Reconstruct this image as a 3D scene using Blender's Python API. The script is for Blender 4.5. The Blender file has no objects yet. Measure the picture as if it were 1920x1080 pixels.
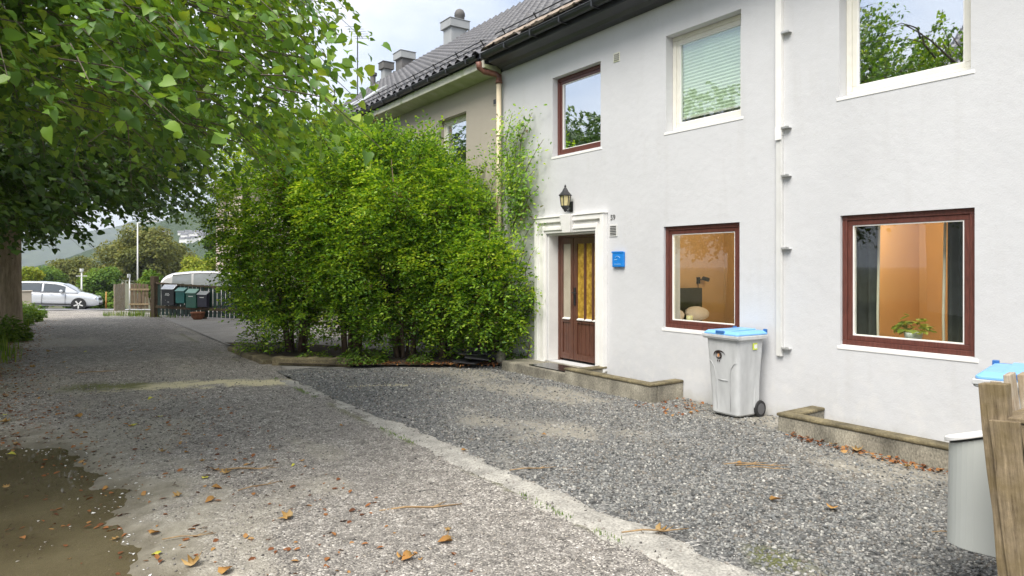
import bpy, bmesh, math, random
import numpy as np
from mathutils import Vector, Matrix
R = math.radians
rng = np.random.default_rng(7)
random.seed(7)
scn = bpy.context.scene
COL = scn.collection

# ------------------------------------------------------------------ camera
cam_d = bpy.data.cameras.new('camera'); cam = bpy.data.objects.new('camera', cam_d); COL.objects.link(cam)
cam_d.sensor_width = 36; cam_d.lens = 24.0; cam_d.shift_y = -41/1920
cam_d.clip_start = 0.05; cam_d.clip_end = 9000
CAM = np.array([0., 0., 1.7])
cam.location = CAM; cam.rotation_euler = (R(90), 0, R(-34.8))
scn.camera = cam
# ------------------------------------------------------------------ world, sun, exposure
SUN_EL, SUN_AZ = R(54), R(240)          # azimuth clockwise from +Y
w = bpy.data.worlds.new('World'); scn.world = w; w.use_nodes = True
nt = w.node_tree; nt.nodes.clear()
def wn(t, **k):
    n = nt.nodes.new(t)
    for a, b in k.items(): setattr(n, a, b)
    return n
wo = wn('ShaderNodeOutputWorld'); bg = wn('ShaderNodeBackground'); sky = wn('ShaderNodeTexSky', sky_type='NISHITA')
sky.sun_disc = False; sky.sun_elevation = SUN_EL; sky.sun_rotation = SUN_AZ; sky.air_density = 1.0; sky.dust_density = 1.5
tc = wn('ShaderNodeTexCoord'); mp = wn('ShaderNodeMapping'); mp.inputs['Scale'].default_value = (1, 1, 2.6)
nz = wn('ShaderNodeTexNoise'); nz.inputs['Scale'].default_value = 2.2; nz.inputs['Detail'].default_value = 7; nz.inputs['Roughness'].default_value = .55
cr = wn('ShaderNodeValToRGB'); cr.color_ramp.elements[0].position = .36; cr.color_ramp.elements[1].position = .60
mx = wn('ShaderNodeMix', data_type='RGBA'); mx.inputs['B'].default_value = (6.6, 6.7, 7.0, 1)
L = nt.links.new
L(tc.outputs['Generated'], mp.inputs['Vector']); L(mp.outputs[0], nz.inputs['Vector']); L(nz.outputs['Fac'], cr.inputs[0])
cl = wn('ShaderNodeMath', operation='MULTIPLY_ADD'); L(cr.outputs[0], cl.inputs[0]); cl.inputs[1].default_value = .55; cl.inputs[2].default_value = .28
L(cl.outputs[0], mx.inputs['Factor']); L(sky.outputs[0], mx.inputs['A'])
L(mx.outputs['Result'], bg.inputs['Color']); bg.inputs['Strength'].default_value = .07
L(bg.outputs[0], wo.inputs['Surface'])
sd = bpy.data.lights.new('sun', 'SUN'); sd.energy = 1.9; sd.angle = R(36); sd.color = (1, .95, .87)
sun = bpy.data.objects.new('sun', sd); COL.objects.link(sun)
sdir = Vector((math.sin(SUN_AZ)*math.cos(SUN_EL), math.cos(SUN_AZ)*math.cos(SUN_EL), math.sin(SUN_EL)))
sun.rotation_euler = sdir.to_track_quat('Z', 'Y').to_euler()
scn.view_settings.view_transform = 'Standard'; scn.view_settings.look = 'None'; scn.view_settings.gamma = 1
scn.view_settings.exposure = 1.58
scn.render.engine = 'CYCLES'
scn.cycles.max_bounces = 8; scn.cycles.transparent_max_bounces = 16
scn.cycles.use_adaptive_sampling = True

# ------------------------------------------------------------------ helpers
def tag(o, label=None, cat=None, group=None, kind=None):
    if label: o['label'] = label
    if cat: o['category'] = cat
    if group: o['group'] = group
    if kind: o['kind'] = kind
    return o
def empty(name, loc=(0, 0, 0), rz=0, label=None, cat=None, group=None):
    o = bpy.data.objects.new(name, None); COL.objects.link(o); o.location = loc; o.rotation_euler = (0, 0, rz)
    o.empty_display_size = .2
    return tag(o, label, cat, group)
def world_loc(o):
    v = Vector((0, 0, 0))
    while o is not None: v += o.location; o = o.parent
    return v
def link(name, me, mats, parent=None, smooth=False, local=False, bevel=0):
    if parent is not None and not local:
        p = world_loc(parent); me.transform(Matrix.Translation(-p))
    if mats is not None:
        for m in (mats if isinstance(mats, (list, tuple)) else [mats]): me.materials.append(m)
    o = bpy.data.objects.new(name, me); COL.objects.link(o)
    if parent is not None: o.parent = parent
    if smooth: me.polygons.foreach_set('use_smooth', np.ones(len(me.polygons), dtype=bool))
    if bevel:
        b = o.modifiers.new('bevel', 'BEVEL'); b.width = bevel; b.segments = 2; b.limit_method = 'ANGLE'; b.angle_limit = R(40)
    me.update()
    return o
def npmesh(name, V, F):
    """V (n,3), F (m,k) array -> mesh, fast"""
    me = bpy.data.meshes.new(name); V = np.ascontiguousarray(V, dtype=np.float32); F = np.ascontiguousarray(F, dtype=np.int32)
    m, k = F.shape
    me.vertices.add(len(V)); me.vertices.foreach_set('co', V.ravel())
    me.loops.add(m*k); me.loops.foreach_set('vertex_index', F.ravel())
    me.polygons.add(m); me.polygons.foreach_set('loop_start', np.arange(0, m*k, k, dtype=np.int32))
    try: me.polygons.foreach_set('loop_total', np.full(m, k, dtype=np.int32))
    except Exception: pass
    me.update(calc_edges=True); me.validate()
    return me
class MB:
    def __init__(s): s.v = []; s.f = []; s.m = []
    def add(s, vs, fs, mi=0):
        n = len(s.v); s.v += [tuple(map(float, p)) for p in vs]; s.f += [tuple(i+n for i in f) for f in fs]; s.m += [mi]*len(fs); return s
    def box(s, a, b, mi=0, M=None):
        x0, y0, z0 = a; x1, y1, z1 = b
        vs = [(x0, y0, z0), (x1, y0, z0), (x1, y1, z0), (x0, y1, z0), (x0, y0, z1), (x1, y0, z1), (x1, y1, z1), (x0, y1, z1)]
        if M is not None: vs = [tuple(M @ Vector(p)) for p in vs]
        return s.add(vs, [(0, 3, 2, 1), (4, 5, 6, 7), (0, 1, 5, 4), (1, 2, 6, 5), (2, 3, 7, 6), (3, 0, 4, 7)], mi)
    def hexa(s, bot, top, mi=0):
        n = len(bot)
        return s.add(list(bot)+list(top), [tuple(range(n-1, -1, -1)), tuple(range(n, 2*n))]+[(i, (i+1) % n, n+(i+1) % n, n+i) for i in range(n)], mi)
    def tube(s, pts, rs, n=8, mi=0, cap=True):
        pts = [Vector(p) for p in pts]
        if not hasattr(rs, '__len__'): rs = [rs]*len(pts)
        vs = []; fs = []; ref = None
        for i, p in enumerate(pts):
            d = (pts[min(i+1, len(pts)-1)]-pts[max(i-1, 0)]).normalized()
            if ref is None: ref = Vector((0, 0, 1)) if abs(d.z) < .9 else Vector((1, 0, 0))
            u = d.cross(ref).normalized(); v = u.cross(d).normalized(); ref = v if abs(d.dot(v)) < .5 else ref
            for k in range(n):
                a = 2*math.pi*k/n; vs.append(p+rs[i]*(math.cos(a)*u+math.sin(a)*v))
        for i in range(len(pts)-1):
            for k in range(n):
                fs.append((i*n+k, i*n+(k+1) % n, (i+1)*n+(k+1) % n, (i+1)*n+k))
        if cap: fs += [tuple(range(n-1, -1, -1)), tuple((len(pts)-1)*n+k for k in range(n))]
        return s.add(vs, fs, mi)
    def lathe(s, prof, c=(0, 0, 0), n=20, ax='z', mi=0, sx=1, sy=1):
        vs = []; fs = []
        for r, h in prof:
            for k in range(n):
                a = 2*math.pi*(k+.5)/n; p = (r*math.cos(a)*sx, r*math.sin(a)*sy, h)
                if ax == 'y': p = (p[0], h, p[1])
                if ax == 'x': p = (h, p[0], p[1])
                vs.append((p[0]+c[0], p[1]+c[1], p[2]+c[2]))
        m = len(prof)
        for i in range(m-1):
            for k in range(n): fs.append((i*n+k, i*n+(k+1) % n, (i+1)*n+(k+1) % n, (i+1)*n+k))
        fs += [tuple(range(n-1, -1, -1)), tuple((m-1)*n+k for k in range(n))]
        return s.add(vs, fs, mi)
    def prism(s, poly, d0, d1, ax='x', mi=0):
        """poly in the other two axes (ax x: (y,z); y: (x,z); z: (x,y))"""
        def P(p, d): return {'x': (d, p[0], p[1]), 'y': (p[0], d, p[1]), 'z': (p[0], p[1], d)}[ax]
        return s.hexa([P(p, d0) for p in poly], [P(p, d1) for p in poly], mi)
    def build(s, name, mats, parent=None, smooth=False, bevel=0, local=False, fix=True):
        me = bpy.data.meshes.new(name); me.from_pydata(s.v, [], s.f)
        me.polygons.foreach_set('material_index', s.m)
        if fix:
            bm = bmesh.new(); bm.from_mesh(me); bmesh.ops.recalc_face_normals(bm, faces=bm.faces); bm.to_mesh(me); bm.free()
        return link(name, me, mats, parent, smooth, local, bevel)
def text_mesh(body, size, ext=.002, align='CENTER'):
    cu = bpy.data.curves.new('text', 'FONT'); cu.body = body; cu.size = size; cu.extrude = ext; cu.align_x = align; cu.align_y = 'CENTER'
    o = bpy.data.objects.new('text', cu); COL.objects.link(o)
    bpy.context.view_layer.update()
    me = bpy.data.meshes.new_from_object(o.evaluated_get(bpy.context.evaluated_depsgraph_get()))
    bpy.data.objects.remove(o); bpy.data.curves.remove(cu)
    return me
def copy_tree(o, parent=None):
    c = o.copy(); COL.objects.link(c); c.parent = parent
    for ch in list(o.children): copy_tree(ch, c)
    return c
# value noise
_tab = np.random.default_rng(3).random((256, 256))
def vnoise(x, y):
    xi = np.floor(x).astype(int); yi = np.floor(y).astype(int); fx = x-xi; fy = y-yi
    fx = fx*fx*(3-2*fx); fy = fy*fy*(3-2*fy)
    g = lambda a, b: _tab[a & 255, b & 255]
    return (g(xi, yi)*(1-fx)+g(xi+1, yi)*fx)*(1-fy)+(g(xi, yi+1)*(1-fx)+g(xi+1, yi+1)*fx)*fy
def fbm(x, y, o=4):
    t = 0; a = .5; n = 0
    for i in range(o): t = t+a*vnoise(x*2**i+17*i, y*2**i+9*i); n += a; a *= .5
    return t/n
def sstep(a, b, x): t = np.clip((x-a)/(b-a), 0, 1); return t*t*(3-2*t)
# ------------------------------------------------------------------ materials
def newmat(name):
    m = bpy.data.materials.new(name); m.use_nodes = True; m.node_tree.nodes.clear(); return m
class NT:
    def __init__(s, m): s.t = m.node_tree; s.o = s.n('ShaderNodeOutputMaterial')
    def n(s, t, ins=None, **k):
        x = s.t.nodes.new(t)
        for a, b in k.items(): setattr(x, a, b)
        for a, b in (ins or {}).items():
            if hasattr(b, 'is_output') or isinstance(b, bpy.types.NodeSocket): s.t.links.new(b, x.inputs[a])
            else: x.inputs[a].default_value = b
        return x
    def ramp(s, fac, stops):
        r = s.n('ShaderNodeValToRGB', {0: fac}); e = r.color_ramp.elements
        while len(e) < len(stops): e.new(.5)
        for i, (p, c) in enumerate(stops): e[i].position = p; e[i].color = (*c, 1) if len(c) == 3 else c
        return r.outputs[0]
    def mix(s, f, a, b, mode='MIX'):
        x = s.n('ShaderNodeMix', {'Factor': f}, data_type='RGBA', blend_type=mode)
        for k, v in (('A', a), ('B', b)):
            if isinstance(v, bpy.types.NodeSocket): s.t.links.new(v, x.inputs[k])
            else: x.inputs[k].default_value = (*v, 1)
        return x.outputs['Result']
    def noise(s, vec, scale, detail=4, rough=.55): return s.n('ShaderNodeTexNoise', {'Vector': vec, 'Scale': scale, 'Detail': detail, 'Roughness': rough}).outputs['Fac']
    def math(s, op, a, b=0.):
        return s.n('ShaderNodeMath', {0: a, 1: b}, operation=op).outputs[0]
    def obj(s): return s.n('ShaderNodeTexCoord').outputs['Object']
    def pos(s): return s.n('ShaderNodeNewGeometry').outputs['Position']
    def bump(s, h, strength, dist): return s.n('ShaderNodeBump', {'Height': h, 'Strength': strength, 'Distance': dist}).outputs[0]
    def out(s, b): s.t.links.new(b, s.o.inputs['Surface'])
def mul(c, k): return tuple(min(1, x*k) for x in c)
def mat(name, base, rough=.7, var=.12, scale=3., bump=0., bscale=40., bdist=.01, metal=0., col2=None, stretch=None, coat=0., spec=.5, fine=0., fscale=60.):
    m = newmat(name); t = NT(m); v = t.obj()
    if stretch: v = t.n('ShaderNodeMapping', {'Vector': v, 'Scale': stretch}).outputs[0]
    f = t.noise(v, scale, 6)
    c = t.ramp(f, [(.28, mul(base, 1-var)), (.5, base), (.72, col2 or mul(base, 1+var))])
    if fine:
        f2 = t.noise(v, fscale, 3); c = t.mix(fine, c, t.ramp(f2, [(.3, (.0, .0, .0)), (.7, (1, 1, 1))]), 'OVERLAY')
    ins = {'Base Color': c, 'Roughness': rough, 'Metallic': metal, 'Coat Weight': coat, 'Specular IOR Level': spec}
    if bump: ins['Normal'] = t.bump(t.noise(v, bscale, 4), bump, bdist)
    t.out(t.n('ShaderNodeBsdfPrincipled', ins).outputs[0]); return m
def leaf_mat(name, cols, trans=.35, rough=.5, spec=.35, clump=.9):
    m = newmat(name); t = NT(m); g = t.n('ShaderNodeNewGeometry')
    r = g.outputs['Random Per Island']; cl = t.noise(t.obj(), clump, 3)
    f = t.math('ADD', t.math('MULTIPLY', r, .62), t.math('MULTIPLY', t.math('SUBTRACT', cl, .5), 1.3)); f = t.math('ADD', f, .19)
    n = len(cols); c = t.ramp(f, [((i+.5)/n, cols[i]) for i in range(n)])
    p = t.n('ShaderNodeBsdfPrincipled', {'Base Color': c, 'Roughness': rough, 'Specular IOR Level': spec})
    tr = t.n('ShaderNodeBsdfTranslucent', {'Color': t.mix(.5, c, (1., 1., .25), 'MULTIPLY')})
    tr.inputs['Color'].default_value = (.2, .3, .05, 1)
    bright = t.n('ShaderNodeMix', {'Factor': 1.0}, data_type='RGBA', blend_type='MULTIPLY'); t.t.links.new(c, bright.inputs['A']); bright.inputs['B'].default_value = (2.0, 1.75, .7, 1)
    t.t.links.new(bright.outputs['Result'], tr.inputs['Color'])
    t.out(t.n('ShaderNodeMixShader', {0: trans, 1: p.outputs[0], 2: tr.outputs[0]}).outputs[0]); return m
def glass_mat(name, refl=.12, edge=1., tint=(.93, .96, .94)):
    m = newmat(name); t = NT(m)
    fr = t.math('ADD', t.math('MULTIPLY', t.math('POWER', t.n('ShaderNodeLayerWeight', {'Blend': .5}).outputs['Facing'], 5.), .96), .04)
    f = t.math('ADD', t.math('MULTIPLY', fr, edge), refl)
    gl = t.n('ShaderNodeBsdfGlossy', {'Color': (.95, .97, 1, 1), 'Roughness': .005}).outputs[0]
    nb = t.bump(t.noise(t.obj(), 1.2, 1), .02, .05)
    gl.node.inputs['Normal'].default_value = (0, 0, 0); t.t.links.new(nb, gl.node.inputs['Normal'])
    tr = t.n('ShaderNodeBsdfTransparent', {'Color': (*tint, 1)}).outputs[0]
    t.out(t.n('ShaderNodeMixShader', {0: f, 1: tr, 2: gl}).outputs[0]); return m

# painted render of the grey house: mottled, hairline stains, worn foot
def plaster(name, base, worn=(.66, .65, .63), stain=(.45, .44, .42)):
    m = newmat(name); t = NT(m); v = t.pos()
    c = t.ramp(t.noise(v, .9, 6), [(.25, mul(base, .93)), (.5, base), (.75, mul(base, 1.04))])
    sep = t.n('ShaderNodeSeparateXYZ', {0: v}); z = sep.outputs[2]
    sv = t.n('ShaderNodeMapping', {'Vector': v, 'Scale': (3, 3, .35)}).outputs[0]
    streak = t.ramp(t.noise(sv, 2.0, 5), [(.55, (0, 0, 0)), (.8, (1, 1, 1))])
    c = t.mix(t.math('MULTIPLY', streak, .26), c, stain)
    low = t.n('ShaderNodeMapRange', {0: z, 1: 1.1, 2: .05, 3: 0., 4: 1.}).outputs[0]
    pt = t.ramp(t.noise(v, 5., 7, .65), [(.5, (0, 0, 0)), (.6, (1, 1, 1))])
    c = t.mix(t.math('MULTIPLY', t.math('MULTIPLY', low, pt), .45), c, worn)
    foot = t.n('ShaderNodeMapRange', {0: t.math('ADD', z, t.math('MULTIPLY', t.noise(v, 7., 4), .25)), 1: .28, 2: .1, 3: 0., 4: .55}).outputs[0]
    c = t.mix(foot, c, (.34, .33, .27))
    wv = t.n('ShaderNodeVectorMath', {0: v, 1: t.n('ShaderNodeTexNoise', {'Vector': v, 'Scale': 5., 'Detail': 4}).outputs['Color']}, operation='ADD').outputs[0]
    ed = t.n('ShaderNodeTexVoronoi', {'Vector': wv, 'Scale': .8}, feature='DISTANCE_TO_EDGE').outputs['Distance']
    crk = t.math('MULTIPLY', t.ramp(ed, [(.0, (1, 1, 1)), (.006, (0, 0, 0))]), t.ramp(t.noise(v, .7, 2), [(.52, (0, 0, 0)), (.6, (1, 1, 1))]))
    c = t.mix(t.math('MULTIPLY', crk, .45), c, stain)
    spots = t.n('ShaderNodeTexVoronoi', {'Vector': v, 'Scale': 2.3}); sp = t.ramp(spots.outputs['Distance'], [(.0, (1, 1, 1)), (.035, (0, 0, 0))])
    c = t.mix(t.math('MULTIPLY', sp, .4), c, (.8, .8, .79))
    h = t.math('ADD', t.math('MULTIPLY', t.noise(v, 7., 6), 1.6), t.math('MULTIPLY', t.noise(v, 75., 3), .45))
    t.out(t.n('ShaderNodeBsdfPrincipled', {'Base Color': c, 'Roughness': .88, 'Specular IOR Level': .2, 'Normal': t.bump(h, .28, .012)}).outputs[0]); return m
M = {}
M['plaster'] = plaster('grey_plaster', (.575, .58, .59))
M['beige'] = plaster('beige_plaster', (.40, .36, .305), (.42, .38, .33), (.3, .27, .22))
M['pink'] = plaster('pale_pink_plaster', (.62, .52, .44), (.6, .52, .45), (.45, .4, .34))
M['white_paint'] = mat('white_paint', (.78, .77, .74), .6, .05, 6, .1, 30)
M['white_trim'] = mat('white_trim', (.80, .79, .76), .7, .05, 5, .15, 50)
M['cream_frame'] = mat('cream_frame', (.74, .72, .64), .45, .06, 8)
M['brown_wood'] = mat('red_brown_wood', (.115, .036, .026), .42, .35, 9, .25, 70, .004, stretch=(8, 8, 1), coat=.15)
M['door_wood'] = mat('door_wood', (.105, .042, .026), .4, .4, 7, .3, 60, .004, stretch=(10, 10, 1), coat=.2)
M['glass_low'] = glass_mat('window_glass', .02, 1.0)
M['glass_up'] = glass_mat('coated_window_glass', .62, 1.2, (.8, .85, .83))
M['glass_blind'] = glass_mat('window_glass_over_blind', .12, 1.)
M['amber'] = mat('amber_glass', (.40, .24, .035), .22, .5, 14, .5, 45, .01, col2=(.62, .42, .08))
M['pale_glass'] = mat('frosted_glass', (.42, .37, .29), .25, .15, 4, .2, 90)
M['iron'] = mat('black_iron', (.018, .018, .02), .45, .2, 10)
M['lamp_glass'] = mat('yellowed_lamp_glass', (.55, .48, .25), .25, .2, 12)
M['orange_wall'] = mat('orange_wall', (.62, .38, .17), .85, .04, 2)
M['tan_wall'] = mat('tan_wall', (.56, .38, .20), .85, .04, 2)
M['ceiling'] = mat('room_ceiling', (.7, .66, .58), .9, .03)
M['curtain'] = mat('dark_curtain', (.035, .037, .035), .9, .3, 12)
M['lining'] = mat('curtain_lining', (.68, .62, .5), .9, .08, 8)
M['bedding'] = mat('bedding', (.74, .70, .66), .9, .06, 5, .3, 12)
M['blind'] = mat('green_blind', (.70, .80, .62), .8, .06, 5)
M['gutter'] = mat('black_gutter', (.022, .023, .025), .38, .25, 6)
M['fascia_moss'] = mat('mossy_cream_board', (.70, .69, .58), .75, .18, 4, col2=(.42, .47, .24))
M['soffit'] = mat('mossy_soffit', (.36, .40, .22), .8, .25, 2.5, col2=(.50, .50, .38))
M['cream_pipe'] = mat('cream_pipe', (.70, .60, .42), .5, .06, 4)
M['copper'] = mat('rusty_copper', (.17, .07, .045), .5, .5, 14, .2, 60)
M['conduit'] = mat('grey_conduit', (.62, .62, .60), .5, .06, 6)
M['galv'] = mat('galvanised_steel', (.55, .55, .54), .4, .12, 20, metal=.6)
M['number'] = mat('dark_number', (.16, .16, .155), .5, .1)
M['concrete'] = mat('mossy_concrete', (.15, .125, .07), .9, .6, 4.5, .5, 45, .01, fine=.35, fscale=50)
M['conc_side'] = mat('weathered_concrete', (.255, .235, .185), .92, .6, 3.2, .5, 60, .01, fine=.4, fscale=70, stretch=(1, 1, .6))
M['bluebox'] = mat('blue_enamel', (.012, .20, .62), .35, .05, 5)
M['bluemark'] = mat('pale_blue_print', (.25, .50, .80), .5, .05)
M['bin_grey'] = mat('grey_bin_plastic', (.50, .51, .51), .5, .14, 4, .05, 200, fine=.08, fscale=14, stretch=(1, 1, .4))
M['bin_blue'] = mat('blue_lid_plastic', (.19, .43, .76), .4, .08, 6)
M['bin_navy'] = mat('dark_blue_plastic', (.03, .13, .36), .4, .08, 6)
M['rubber'] = mat('rubber', (.02, .02, .021), .8, .2, 20)
M['hub'] = mat('grey_hub', (.10, .10, .105), .55, .1)
M['sticker'] = mat('yellow_sticker', (.62, .72, .06), .5, .05)
M['white_print'] = mat('white_print', (.78, .78, .76), .5, .03)
M['emblem'] = mat('black_print', (.025, .015, .012), .5, .05)
M['emblem_o'] = mat('orange_print', (.55, .25, .10), .5, .05)
def wood(name, base, dark, moss):
    m = newmat(name); t = NT(m); v = t.obj()
    s = t.n('ShaderNodeMapping', {'Vector': v, 'Scale': (14, 14, .8)}).outputs[0]
    g = t.math('ADD', t.math('MULTIPLY', t.noise(s, 5, 10, .78), .7), t.math('MULTIPLY', t.noise(v, 16, 6, .7), .3)); c = t.ramp(g, [(.36, dark), (.47, mul(base, .8)), (.53, base), (.64, mul(base, 1.5))])
    ck = t.ramp(t.noise(t.n('ShaderNodeMapping', {'Vector': v, 'Scale': (40, 40, 1.1)}).outputs[0], 2.2, 3), [(.30, (1, 1, 1)), (.36, (0, 0, 0))]); c = t.mix(t.math('MULTIPLY', ck, .8), c, mul(dark, .45))
    pa = t.ramp(t.noise(v, 7, 6, .6), [(.45, (0, 0, 0)), (.62, (1, 1, 1))]); c = t.mix(t.math('MULTIPLY', pa, .6), c, moss)
    kn = t.n('ShaderNodeTexVoronoi', {'Vector': t.n('ShaderNodeMapping', {'Vector': v, 'Scale': (7, 7, 2.6)}).outputs[0], 'Scale': 1.})
    c = t.mix(t.ramp(kn.outputs['Distance'], [(.05, (.8, .8, .8)), (.12, (0, 0, 0))]), c, mul(dark, .6))
    t.out(t.n('ShaderNodeBsdfPrincipled', {'Base Color': c, 'Roughness': .88, 'Specular IOR Level': .2, 'Normal': t.bump(g, .7, .006)}).outputs[0]); return m
M['wood'] = wood('weathered_wood', (.25, .195, .125), (.085, .06, .038), (.16, .12, .055))
M['wood_grey'] = wood('silvered_wood', (.42, .36, .28), (.17, .13, .09), (.30, .22, .13))
M['wood_dark'] = wood('dark_brown_wood', (.13, .095, .065), (.05, .037, .028), (.10, .09, .05))
M['green_paint'] = mat('dark_green_paint', (.018, .045, .035), .5, .3, 5, .2, 50)
M['mail_grey'] = mat('grey_lacquer', (.44, .46, .44), .35, .03, 3)
M['mail_white'] = mat('white_lacquer', (.78, .77, .76), .4, .04, 3)
M['mail_black'] = mat('black_lacquer', (.014, .014, .017), .4, .2)
M['mail_teal'] = mat('teal_lacquer', (.012, .135, .125), .4, .1)
M['mail_teal2'] = mat('pale_teal_lid', (.16, .34, .31), .3, .1)
M['mail_green'] = mat('green_lacquer', (.03, .12, .085), .4, .1)
M['mail_green2'] = mat('pale_green_lid', (.20, .36, .29), .3, .1)
M['mail_navy'] = mat('dark_violet_lacquer', (.028, .026, .045), .4, .1)
M['steel_lid'] = mat('shiny_steel', (.6, .6, .6), .25, .1, metal=.7)
M['terracotta'] = mat('terracotta', (.24, .10, .055), .85, .3, 8)
M['soil'] = mat('dark_soil', (.075, .055, .038), .95, .4, 8, .8, 30, .03, fine=.3, fscale=40)
M['slate'] = mat('black_slate', (.03, .03, .033), .4, .3, 8)
M['mat_black'] = mat('wet_black_mat', (.012, .012, .013), .18, .2, 10)
M['bark'] = mat('grey_bark', (.13, .105, .08), .95, .4, 7, 1., 14, .04, stretch=(3, 3, .6))
M['bark_lit'] = mat('lit_lime_bark', (.36, .29, .21), .95, .35, 6, 1., 16, .05, stretch=(3, 3, .5))  # lighter copy of the bark, the trunk's lit look put into its colour
M['stem'] = mat('shrub_stem', (.14, .095, .06), .9, .35, 9, .6, 30)
M['car_silver'] = mat('silver_car_paint', (.62, .64, .66), .25, .03, 2, metal=.35, coat=1.)
M['car_white'] = mat('pearl_car_paint', (.66, .65, .63), .25, .03, 2, metal=.2, coat=1.)
M['car_glass'] = mat('car_glass', (.05, .06, .06), .05, .1, 2, spec=1., coat=1.)
M['car_glass_l'] = mat('pale_car_glass', (.30, .32, .32), .08, .1, 2, spec=1., coat=1.)
M['black_trim'] = mat('black_trim', (.015, .015, .015), .5, .1)
M['headlight'] = mat('headlight_glass', (.6, .62, .65), .1, .05, metal=.3, coat=1.)
M['chrome'] = mat('chrome', (.7, .7, .7), .15, .05, metal=1.)
M['sheet'] = mat('pale_asphalt', (.30, .30, .31), .95, .1, 2, .3, 90)
M['zinc'] = mat('zinc_sheet', (.34, .35, .35), .5, .1, 3)
M['chimney_dark'] = mat('dark_chimney', (.13, .125, .12), .8, .2, 4)
M['skylight'] = mat('skylight_glass', (.55, .57, .6), .12, .05, 2, spec=1.)
M['render_light'] = mat('pale_render', (.6, .58, .53), .85, .06)
def tile_mat(name, base, lichen):
    m = newmat(name); t = NT(m); v = t.pos()
    c = t.ramp(t.noise(v, 1.2, 6), [(.3, mul(base, .75)), (.6, base), (.8, mul(base, 1.25))])
    b = t.ramp(t.noise(v, 14, 6, .65), [(.5, (0, 0, 0)), (.66, (1, 1, 1))]); c = t.mix(t.math('MULTIPLY', b, .45), c, lichen)
    t.out(t.n('ShaderNodeBsdfPrincipled', {'Base Color': c, 'Roughness': .55, 'Normal': t.bump(t.noise(v, 60, 4), .3, .01)}).outputs[0]); return m
M['tile'] = tile_mat('grey_roof_tile', (.13, .13, .14), (.26, .25, .24))
M['tile_brown'] = tile_mat('lichened_roof_tile', (.17, .15, .135), (.40, .33, .26))
M['verge_board'] = mat('lichened_board', (.30, .24, .185), .9, .4, 8, .6, 30, .02, fine=.3, fscale=30)
# leaves
M['hedge_leaf'] = leaf_mat('hedge_leaf', [(.11, .085, .025), (.05, .125, .018), (.115, .25, .024), (.20, .36, .03), (.31, .46, .04), (.44, .55, .07)], .42, .45, .4, 1.1)
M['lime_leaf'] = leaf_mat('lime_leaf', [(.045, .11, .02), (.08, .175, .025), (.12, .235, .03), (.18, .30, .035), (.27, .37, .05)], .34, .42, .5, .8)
M['lime_leaf_far'] = leaf_mat('shaded_lime_leaf', [(.025, .065, .014), (.045, .10, .018), (.07, .14, .022), (.105, .18, .028)], .3, .45, .45, .8)  # darker copy of the lime leaf, crown shade put into the colour
M['yellow_leaf'] = leaf_mat('yellow_green_leaf', [(.13, .19, .02), (.21, .27, .03), (.30, .34, .04), (.34, .32, .05)], .3, .6, .2, .5)
M['olive_leaf'] = leaf_mat('olive_leaf', [(.085, .105, .03), (.13, .15, .04), (.18, .19, .05), (.22, .21, .06)], .25, .6, .2, .25)
M['mid_leaf'] = leaf_mat('mid_green_leaf', [(.05, .10, .02), (.08, .16, .025), (.13, .22, .03), (.18, .27, .04)], .3, .6, .2, .6)
M['grass'] = leaf_mat('grass_blade', [(.05, .11, .02), (.09, .17, .025), (.16, .25, .03), (.25, .28, .06)], .25, .6, .2, 1.5)
M['vine_leaf'] = leaf_mat('vine_leaf', [(.04, .10, .03), (.07, .15, .04), (.11, .2, .05)], .25, .5, .3, 1.)
M['fallen'] = leaf_mat('fallen_leaf', [(.24, .085, .03), (.36, .16, .045), (.42, .25, .08), (.46, .33, .16)], .1, .7, .2, 3.)
M['fallen_y'] = leaf_mat('yellow_fallen_leaf', [(.55, .50, .06), (.62, .60, .10), (.5, .52, .08)], .1, .7, .2, 3.)
M['litter'] = leaf_mat('leaf_litter', [(.10, .04, .02), (.20, .075, .03), (.30, .13, .045), (.38, .22, .08)], .05, .8, .2, 2.)
M['twig'] = mat('dry_twig', (.30, .20, .10), .9, .3, 20)
def stone_mat(name, cols, rough=.85):
    m = newmat(name); t = NT(m); r = t.n('ShaderNodeNewGeometry').outputs['Random Per Island']
    n = len(cols); c = t.ramp(r, [(i/(n-1), cols[i]) for i in range(n)])
    c = t.mix(.25, c, t.ramp(t.noise(t.pos(), 160, 2), [(.3, (0, 0, 0)), (.7, (1, 1, 1))]), 'OVERLAY')
    t.out(t.n('ShaderNodeBsdfPrincipled', {'Base Color': c, 'Roughness': rough, 'Specular IOR Level': .3}).outputs[0]); return m
M['gravel'] = stone_mat('crushed_gravel', [(.04, .042, .042), (.125, .13, .128), (.24, .242, .23), (.17, .175, .175), (.36, .35, .32), (.07, .072, .073), (.20, .175, .145), (.25, .25, .23), (.13, .14, .145), (.50, .485, .44)])
M['grit'] = stone_mat('lane_grit', [(.06, .056, .053), (.18, .168, .152), (.31, .288, .26), (.25, .225, .198), (.10, .095, .09), (.37, .335, .29), (.22, .205, .192), (.56, .53, .48)])
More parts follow.
